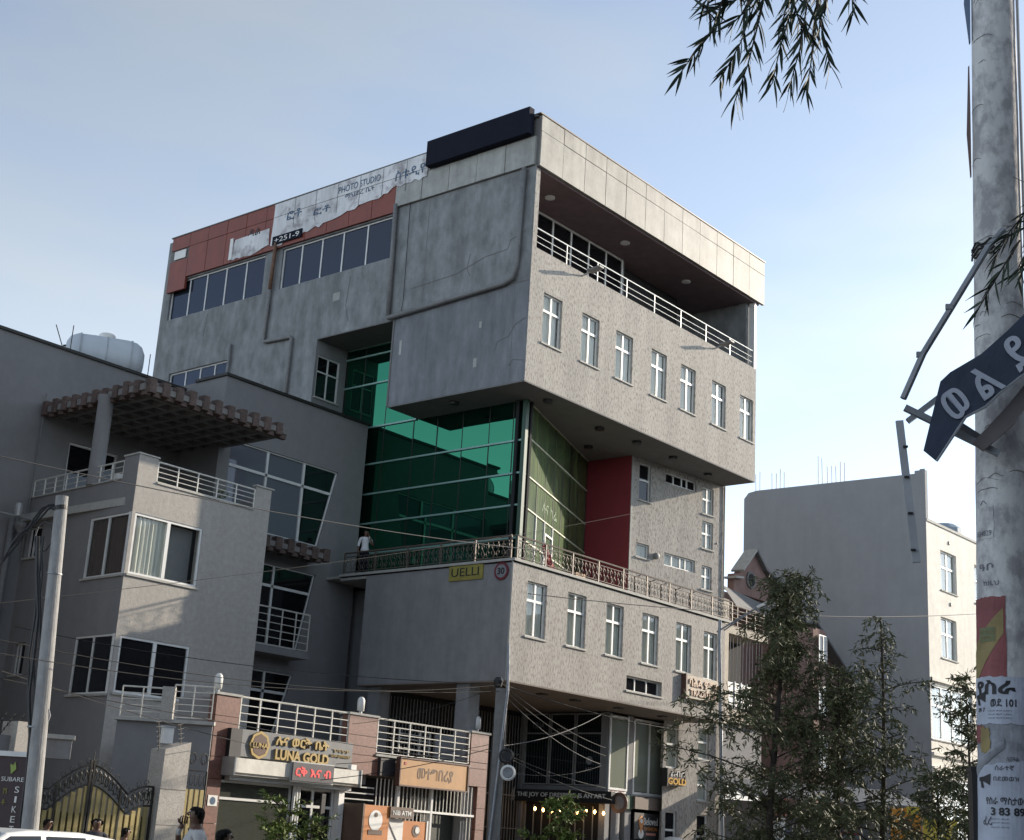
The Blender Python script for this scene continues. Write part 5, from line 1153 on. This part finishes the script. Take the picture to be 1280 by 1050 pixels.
tree((2.5, -7.2, 0), 9.3, [(.14, 1.9), (.3, 2.5), (.5, 2.4), (.66, 1.6), (.74, .75), (.88, .7), (1, .45)], 'tall dense dark-leaved tree in front of the right end of the office building', 'silky oak trees along the pavement', 3, tw=8, lf=8, trunk_r=.13, lean=(.25, -.35), nlf=5.6, cl_=(2, 3, 4))
tree((3.6, -8.6, 0), 6.9, [(.18, 1.5), (.4, 2.0), (.7, 1.6), (1, .5)], 'shorter leafy tree filling the gap right of the dense dark tree', 'silky oak trees along the pavement', 8, tw=7, lf=8, trunk_r=.08, nlf=5.4, cl_=(2, 3, 4))
tree((5.65, -8.9, 0), 8.6, [(.18, 1.4), (.4, 1.9), (.62, 1.5), (.78, 1.1), (.9, .5), (1, .2)], 'thin see-through tree with a straight dark trunk before the large grey wall', 'silky oak trees along the pavement', 5, tw=4, lf=6, trunk_r=.10, nlf=3.0, cl_=(1, 2, 3))
tree((.98, -13.2, 0), 6.2, [(.3, .45), (.5, .6), (.7, .5), (.85, .35), (1, .15)], 'slim young tree in front of the white facade beside the near pole', 'silky oak trees along the pavement', 11, tw=4, lf=5, trunk_r=.05, L=.16)
tree((2.5, -11.8, 0), 4.1, [(.2, .6), (.5, .8), (.8, .5), (1, .2)], 'small bushy tree between the yellow hoarding and the slim young tree', 'silky oak trees along the pavement', 13, tw=6, lf=6, trunk_r=.05)
tree((-6.05, -6.8, 0), 2.75, [(.25, .55), (.5, .62), (.8, .4), (1, .12)], 'bright green young tree in front of the long black shop sign', None, 17, LEAF2, .12, .024, 7, 6, .035, .05, 'young_tree')
tree((-12.25, -4.5, 0), 2.2, [(.25, .45), (.6, .5), (1, .2)], 'loose leafy shrub in front of the gold shop window', None, 19, LEAF2, .13, .02, 5, 5, .02, .0, 'shrub')
tree((-10.9, -3.9, 0), 1.95, [(.25, .4), (.6, .4), (1, .2)], 'second loose shrub by the gold shop door frame', None, 23, LEAF2, .12, .02, 4, 5, .02, .0, 'shrub')
# ------------------------------------------------------------------ near foliage
lm_ = bpy.data.meshes.new('leaf'); vv = []; n = 7
for i in range(n):
    t = i/(n-1); w_ = .0055*math.sin(math.pi*min(1, t*1.02)**.75)+.0004; bend = -.010*t*t
    vv += [(-w_, t*.1, bend+.0015), (0, t*.1, bend), (w_, t*.1, bend+.0015)]
lm_.from_pydata(vv, [], [(3*i+j, 3*i+j+1, 3*i+j+4, 3*i+j+3) for i in range(n-1) for j in (0, 1)]); lm_.materials.append(LEAF3)
lm_.polygons.foreach_set('use_smooth', [True]*len(lm_.polygons))
def spray(tips, label, scale=1.0, dist=5.4, seed=0, name='overhanging_branch', every=.022):
    """tips: drooping twigs as polylines of image pixels; narrow leaves all along"""
    r = random.Random(seed)
    o0 = at_px(*tips[0][0], dist); root = empty(name, o0, label, 'branch')
    for tw_ in tips:
        dd = dist+r.uniform(-.35, .35); pts = [at_px(x, y, dd+.05*i) for i, (x, y) in enumerate(tw_)]
        MB().tube(pts, [.0045*(1-.6*i/len(pts)) for i in range(len(pts))], 5).build('twig', BARK, root)
        for a, b in zip(pts[:-1], pts[1:]):
            L = (b-a).length; k = max(1, int(L/every)); d = (b-a).normalized()
            for i in range(k):
                p = a.lerp(b, (i+r.random()*.6)/k)
                side = Vector((r.gauss(0, 1), r.gauss(0, 1), r.gauss(0, 1))); side = (side-d*side.dot(d)).normalized()
                e = (d*r.uniform(.75, 1.25)+side*r.uniform(.4, .85)+Vector((0, 0, -.18))).normalized(); x = e.cross(Vector((r.gauss(0, 1), r.gauss(0, 1), .5))).normalized(); z = x.cross(e)
                s_ = scale*r.uniform(.65, 1.12)
                ob = bpy.data.objects.new('leaf', lm_); col.objects.link(ob); ob.parent = root
                M = Matrix((x*s_, e*s_, z*s_)).transposed().to_4x4(); M.translation = p-Vector(root.location); ob.matrix_local = M
    return root
spray([[(935, -60), (905, -5), (890, 40), (862, 75), (850, 92)], [(900, -30), (880, 5), (890, 25)], [(960, -60), (945, 0), (925, 55), (900, 100)], [(965, -50), (950, 20), (935, 80), (918, 128)],
       [(985, -60), (985, 0), (975, 40)], [(1000, -50), (990, 10), (975, 60), (965, 105)], [(1010, -50), (1008, 10), (1000, 60), (985, 115)], [(1020, -50), (1022, 10), (1030, 50), (1038, 85)], [(1025, -40), (1018, 30), (1015, 70), (1008, 115)],
       [(1045, -50), (1035, -10), (1030, 15)], [(1060, -50), (1065, -10), (1066, 20)], [(930, -40), (920, 0), (900, 12), (880, 10)], [(950, -40), (930, 15), (910, 35)], [(985, -20), (1000, 30), (1020, 50)]],
      'drooping bottlebrush branch with narrow dark leaves at the top of the picture', 1.15, 5.4, 4, every=.013)
spray([[(1330, 215), (1290, 255), (1262, 290), (1240, 330)], [(1330, 240), (1295, 290), (1275, 330), (1268, 345)], [(1320, 260), (1280, 285), (1245, 305)], [(1275, 300), (1250, 340), (1232, 370), (1220, 392)], [(1330, 290), (1290, 320), (1272, 350)]],
      'leafy branch tip reaching in from the right edge over the near pole', 1.15, 6.4, 9, every=.017)

# ------------------------------------------------------------------ overhead wires
def wire(a, b, sag, r, label, m_=CABLG):
    a, b = Vector(a), Vector(b); n = 14; sag *= .6
    pts = [a.lerp(b, i/n)+Vector((0, 0, -4*sag*(i/n)*(1-i/n))) for i in range(n+1)]
    MB().tube(pts, r*.72, 5).build('overhead_wire', m_, label=label, cat='wire')
PT2 = Vector((-6.22, -5.02, 5.15)); LT = Vector((-19.45, -6.53, 6.3))
wire(at_px(-10, 568, 24), at_px(700, 690, 42), .35, .014, 'long black wire crossing the terraced house below the roof terrace', CABLE)
wire(at_px(-10, 755, 26), at_px(800, 640, 48.6), .3, .008, 'thin wire rising from lower left past the dark alley')
wire((-11.9, 6.6, 6.2), PT2, .45, .012, 'grey wire from the rain pipe corner to the entrance pole')
wire(at_px(0, 800, 24.3), PT2+Vector((0, 0, -.15)), .5, .010, 'lower grey wire running to the entrance pole just above the gate')
wire(at_px(0, 838, 24), at_px(330, 935, 35.8), .1, .010, 'grey wire slanting down over the concrete pole towards the gold sign')
wire(at_px(0, 848, 24), at_px(610, 955, 34), .15, .010, 'grey wire slanting down over the gate to the cable coils')
wire(at_px(0, 850, 26), at_px(60, 835, 24), .02, .009, 'short grey wire from the left edge up to the concrete pole')
wire(PT2, at_px(-10, 815, 23), .55, .010, 'wire from the entrance pole leftwards over the railed terrace')
wire(PT2, at_px(440, 905, 37), .25, .008, 'thin wire from the entrance pole to the middle terrace lamp', CABLE)
wire(PT2, at_px(905, 918, 44), .35, .014, 'grey wire from the entrance pole across the tall shop window')
wire(PT2, at_px(757, 935, 43), .25, .014, 'grey wire from the entrance pole to the shop window corner')
wire(PT2+Vector((0, 0, -.1)), at_px(757, 945, 43), .3, .014, 'second grey wire to the shop window corner')
wire(PT2+Vector((0, 0, -.2)), at_px(750, 955, 43.2), .35, .012, 'black wire to the dark shop windows', CABLE)
wire(at_px(637, 948, 33.6), at_px(765, 1000, 41.5), .15, .014, 'grey wire from the cable coils to the long black sign')
wire(at_px(637, 945, 33.6), at_px(757, 985, 41.5), .12, .012, 'upper wire from the cable coils to the long black sign')
wire(at_px(640, 966, 33.6), at_px(752, 957, 41.5), .25, .010, 'sagging wire from the white coil to the shop window')
wire(at_px(630, 932, 33.6), at_px(752, 893, 43), .25, .012, 'sagging black wire before the entrance grille', CABLE)
wire(at_px(852, 955, 43), at_px(900, 948, 46), .03, .008, 'short thin wire on the stucco wall', CABLE)
wire(at_px(660, 742, 39), at_px(1240, 766, 60), .6, .018, 'thin dark wire crossing the large grey wall', CABLE)
wire(at_px(400, 975, 33), at_px(615, 935, 34), .15, .012, 'black wire below the terrace railings', CABLE)
wire(at_px(420, 955, 33), at_px(615, 930, 34), .12, .010, 'thin black wire draped over the granite piers', CABLE)
wire(at_px(1265, 220, 11), at_px(1300, 235, 9), .01, .004, 'fine wire at the right edge by the near pole', CABLE)
sl = empty('street_light', at_px(890, 800, 43), 'slim street light arm rising right at the end of the lower box', 'street light')
MB().tube([at_px(903, 1050, 43), at_px(899, 800, 43), at_px(900, 775, 43)], .05, 8).build('post', METL, sl); MB().tube([at_px(896, 790, 43), at_px(950, 757, 43)], .025, 6).build('arm', METL, sl)
MB().tube([at_px(905, 788, 43), at_px(945, 760, 43)], .02, 6).build('brace', METL, sl); MB().bar(at_px(946, 759, 43), at_px(966, 750, 43), .12, .06).build('lamp_head', WHT, sl)

# ------------------------------------------------------------------ people
def person(loc, face, h, label, shirt, skin=SKIN, arm=None, trousers=None, seed=0, hair=HAIR, turn=0, lean=0, name='person'):
    """standing figure grown from one skeleton with the skin modifier; face = direction it looks"""
    k = h/1.75; c, s_ = math.cos(face), math.sin(face); fx_, rx_ = Vector((c, s_, 0)), Vector((s_, -c, 0)); base = Vector(loc)
    def p(r_, f_, z): return (rx_*r_+fx_*(f_+lean*max(0, z-.9)))*k+Vector((0, 0, z*k))
    J = []; E = []; Rr = []
    def add(q_, r_, par=None):
        J.append(q_); Rr.append(r_*k)
        if par is not None: E.append((par, len(J)-1))
        return len(J)-1
    pel = add(p(0, 0, .95), .15); ab = add(p(0, .0, 1.12), .135, pel); ch = add(p(0, .0, 1.32), .155, ab); up = add(p(0, -.01, 1.43), .11, ch)
    nk = add(p(0, .0, 1.51), .055, up); hb_ = add(p(0, .015, 1.575), .072, nk); hm = add(p(0, .012, 1.645), .088, hb_); ht = add(p(0, -.0, 1.70), .066, hm)
    for sg in (-1, 1):
        hp = add(p(sg*.10, 0, .88), .10, pel); kn = add(p(sg*.11, .02, .48), .06, hp); an = add(p(sg*.11, 0, .09), .042, kn); ft = add(p(sg*.12, .15, .04), .035, an)
        shd = add(p(sg*.19, -.01, 1.41), .062, up)
        if arm and sg == arm: el = add(p(sg*.25, .12, 1.18), .044, shd); wr = add(p(sg*.11, .17, 1.44), .030, el); hd = add(p(sg*.06, .135, 1.53), .032, wr)
        else: el = add(p(sg*.24, -.03, 1.12), .044, shd); wr = add(p(sg*.25, .05, .88), .030, el); hd = add(p(sg*.25, .07, .80), .034, wr)
    me = bpy.data.meshes.new('body'); me.from_pydata([tuple(v) for v in J], E, [])
    ob = bpy.data.objects.new('tmp', me); col.objects.link(ob); md = ob.modifiers.new('s', 'SKIN')
    for i, r_ in enumerate(Rr): me.skin_vertices[0].data[i].radius = (r_, r_*(.72 if i in (0, 1, 2, 3) else 1))
    me.skin_vertices[0].data[0].use_root = True
    sbm = ob.modifiers.new('b', 'SUBSURF'); sbm.levels = 2; sbm.render_levels = 2
    ev = bpy.data.meshes.new_from_object(ob.evaluated_get(bpy.context.evaluated_depsgraph_get())); bpy.data.objects.remove(ob)
    # fingers, thumb, nose and ears join the same mesh
    q = MB(); q.v = [v.co.copy() for v in ev.vertices]; q.f = [tuple(f.vertices) for f in ev.polygons]
    for sg in (-1, 1):
        if arm and sg == arm: hp_, dv = p(sg*.06, .135, 1.53), Vector((0, 0, 1))
        else: hp_, dv = p(sg*.25, .07, .80), Vector((0, 0, -1))
        for i in range(4): q.tube([hp_+fx_*(.012*(i-1.5)*2)*k, hp_+fx_*(.013*(i-1.5)*2)*k+dv*.05*k, hp_+fx_*(.02*(i-1.5))*k+dv*(.085-.006*abs(i-1.5))*k-rx_*sg*.02*k], [.010*k, .009*k, .007*k], 6)
        q.tube([hp_+fx_*.02*k, hp_+fx_*.05*k+dv*.02*k, hp_+fx_*.06*k+dv*.05*k], [.012*k, .011*k, .008*k], 6)
    q.tube([p(0, .085, 1.655), p(0, .115, 1.632), p(0, .09, 1.622)], [.010*k, .015*k, .012*k], 6)
    for sg in (-1, 1): q.tube([p(sg*.086, -.005, 1.665), p(sg*.097, -.012, 1.645), p(sg*.086, -.0, 1.62)], [.012*k, .016*k, .010*k], 6)
    root = empty(name, base, label, 'person')
    q.v = [v+base for v in q.v]; o = q.build('body', skin, root, smooth=True)
    o.data.materials.append(shirt); o.data.materials.append(trousers or NAVY)
    for f in o.data.polygons:
        z = f.center.z/k; r2 = (f.center.x**2+f.center.y**2)**.5/k
        if z < .95 and z > .09 and r2 < .21: f.material_index = 2
        elif .93 <= z < 1.475 and not (arm and f.center.dot(rx_)*arm/k > .10 and z > 1.16 and f.center.dot(fx_)/k > .08) and (z > 1.12 or r2 < .19): f.material_index = 1
    bmh = o.data; hv = {}; q = MB(); zm = max(v.co.z for v in bmh.vertices)/k
    for f in bmh.polygons:
        cc = f.center; fz = cc.z/k; ff = cc.dot(fx_)/k-lean*max(0, fz-.9)
        if fz > zm-.165+.128*min(1, max(0, (ff+.035)/.08)) and abs(cc.dot(rx_))/k < .13 and -.14 < ff < .078:
            ids = []
            for vi in f.vertices:
                if vi not in hv: v = bmh.vertices[vi]; hv[vi] = len(q.v); q.v.append(base+v.co+v.normal*(.013+.005*rnd.random())*k)
                ids.append(hv[vi])
            q.f.append(tuple(ids))
    q.build('hair', hair, root, smooth=True)
    for sg in (-1, 1):
        e = p(sg*.033, .088, 1.662)+base
        MB().lathe(e, [(.004*k, -.002), (.010*k, 0), (.004*k, .004)], 8, fx_).build('eye', WHT, root)
    MB().tube([p(-.025, .092, 1.595)+base, p(0, .098, 1.592)+base, p(.025, .092, 1.595)+base], .005*k, 5).build('mouth', BRN, root)
    return root
SH1 = mat('pale_tshirt', (.50, .48, .46), .9, 0, .06, 6); SH2 = mat('dark_shirt', (.05, .05, .06), .9); SH3 = mat('white_shirt', (.7, .7, .72), .9)
g0 = at_px(247, 1020, 16); m1 = person((g0.x, g0.y, .12), math.radians(150), 1.70, 'man in a pale round-neck t-shirt holding a hand to his mouth', SH1, arm=1)
MB().box(Fr(g0.x, g0.y, 60), -.02, .02, .0, .0, 0, 0)
g0 = at_px(279, 1040, 14); person((g0.x, g0.y, .12), math.radians(-40), 1.49, 'short dark-haired person walking right of the man in the pale t-shirt', SH2, seed=2)
g0 = at_px(122, 1025, 25); person((g0.x, g0.y, .12), math.radians(-120), 1.52, 'dark-haired person passing in front of the yellow gate near its middle', SH2)
g0 = at_px(157, 1035, 23.5); person((g0.x, g0.y, .12), math.radians(-30), 1.41, 'person in a pale top in front of the right leaf of the yellow gate', SH1)
g0 = at_px(59, 1030, 25); person((g0.x, g0.y, .12), math.radians(-60), 1.47, 'shadowy person just right of the concrete pole before the gate', SH2)
person((.42, 6.72, 9.62), math.radians(-120), 1.62, 'man in a white shirt standing in shade at the far left end of the terrace', SH3, arm=-1)

ng = empty('unseen_left_block', (-22, 12, 0), 'plain grey unseen block added left of the terraced house to darken its window reflections', 'house')  # unseen block added to darken side-window reflections and cut sky light from the left
MB().box(W0, -26.5, -17.6, -24, -3.5, 0, 14.6).build('wall', HOUSD, ng); MB().box(W0, -26.7, -17.4, -24.2, -3.3, 14.6, 14.8).build('roof', SOFF, ng)
# ------------------------------------------------------------------ opposite side of the street (seen in the glass only)
OP = mat('opposite_plaster', (.10, .095, .09), .9, 0, .1, 1.5)
for k, (x0, x1, h, nm) in enumerate(((-75, -58, 9, 'low shaded block at the far left of the opposite street side'), (-57, -44, 13, 'tall block second from the left across the street'), (-43, -31, 8, 'lowest shop block behind the viewpoint'), (-30, -18, 12, 'block directly across from the yellow gate'), (-17, -6, 9, 'flat shop block across from the gold shop'), (-5, 8, 11, 'block across from the office building'), (10, 22, 16, 'stepped tall block across from the balcony building'), (23, 34, 20, 'tallest block across the street'), (35, 50, 15, 'wide block across from the white apartment block'), (51, 75, 18, 'long block at the far right of the opposite street side'))):
    t = empty('street_block', ((x0+x1)/2, -38, 0), nm, 'building', 'buildings across the street')
    MB().box(W0, x0, x1, 33, 45, 0, h).build('wall', OP, t); MB().box(W0, x0+2, x0+6, 34, 40, h, h+2.2).build('stair_house', OP, t)
    for i in range(int((x1-x0)/3)):
        for j in range(int(h/3)): MB().box(Fr(x0+1+i*3, -33, 180), -1.4, 0, .001, .04, 1.2+j*3, 2.6+j*3).build('window', GLD, t)
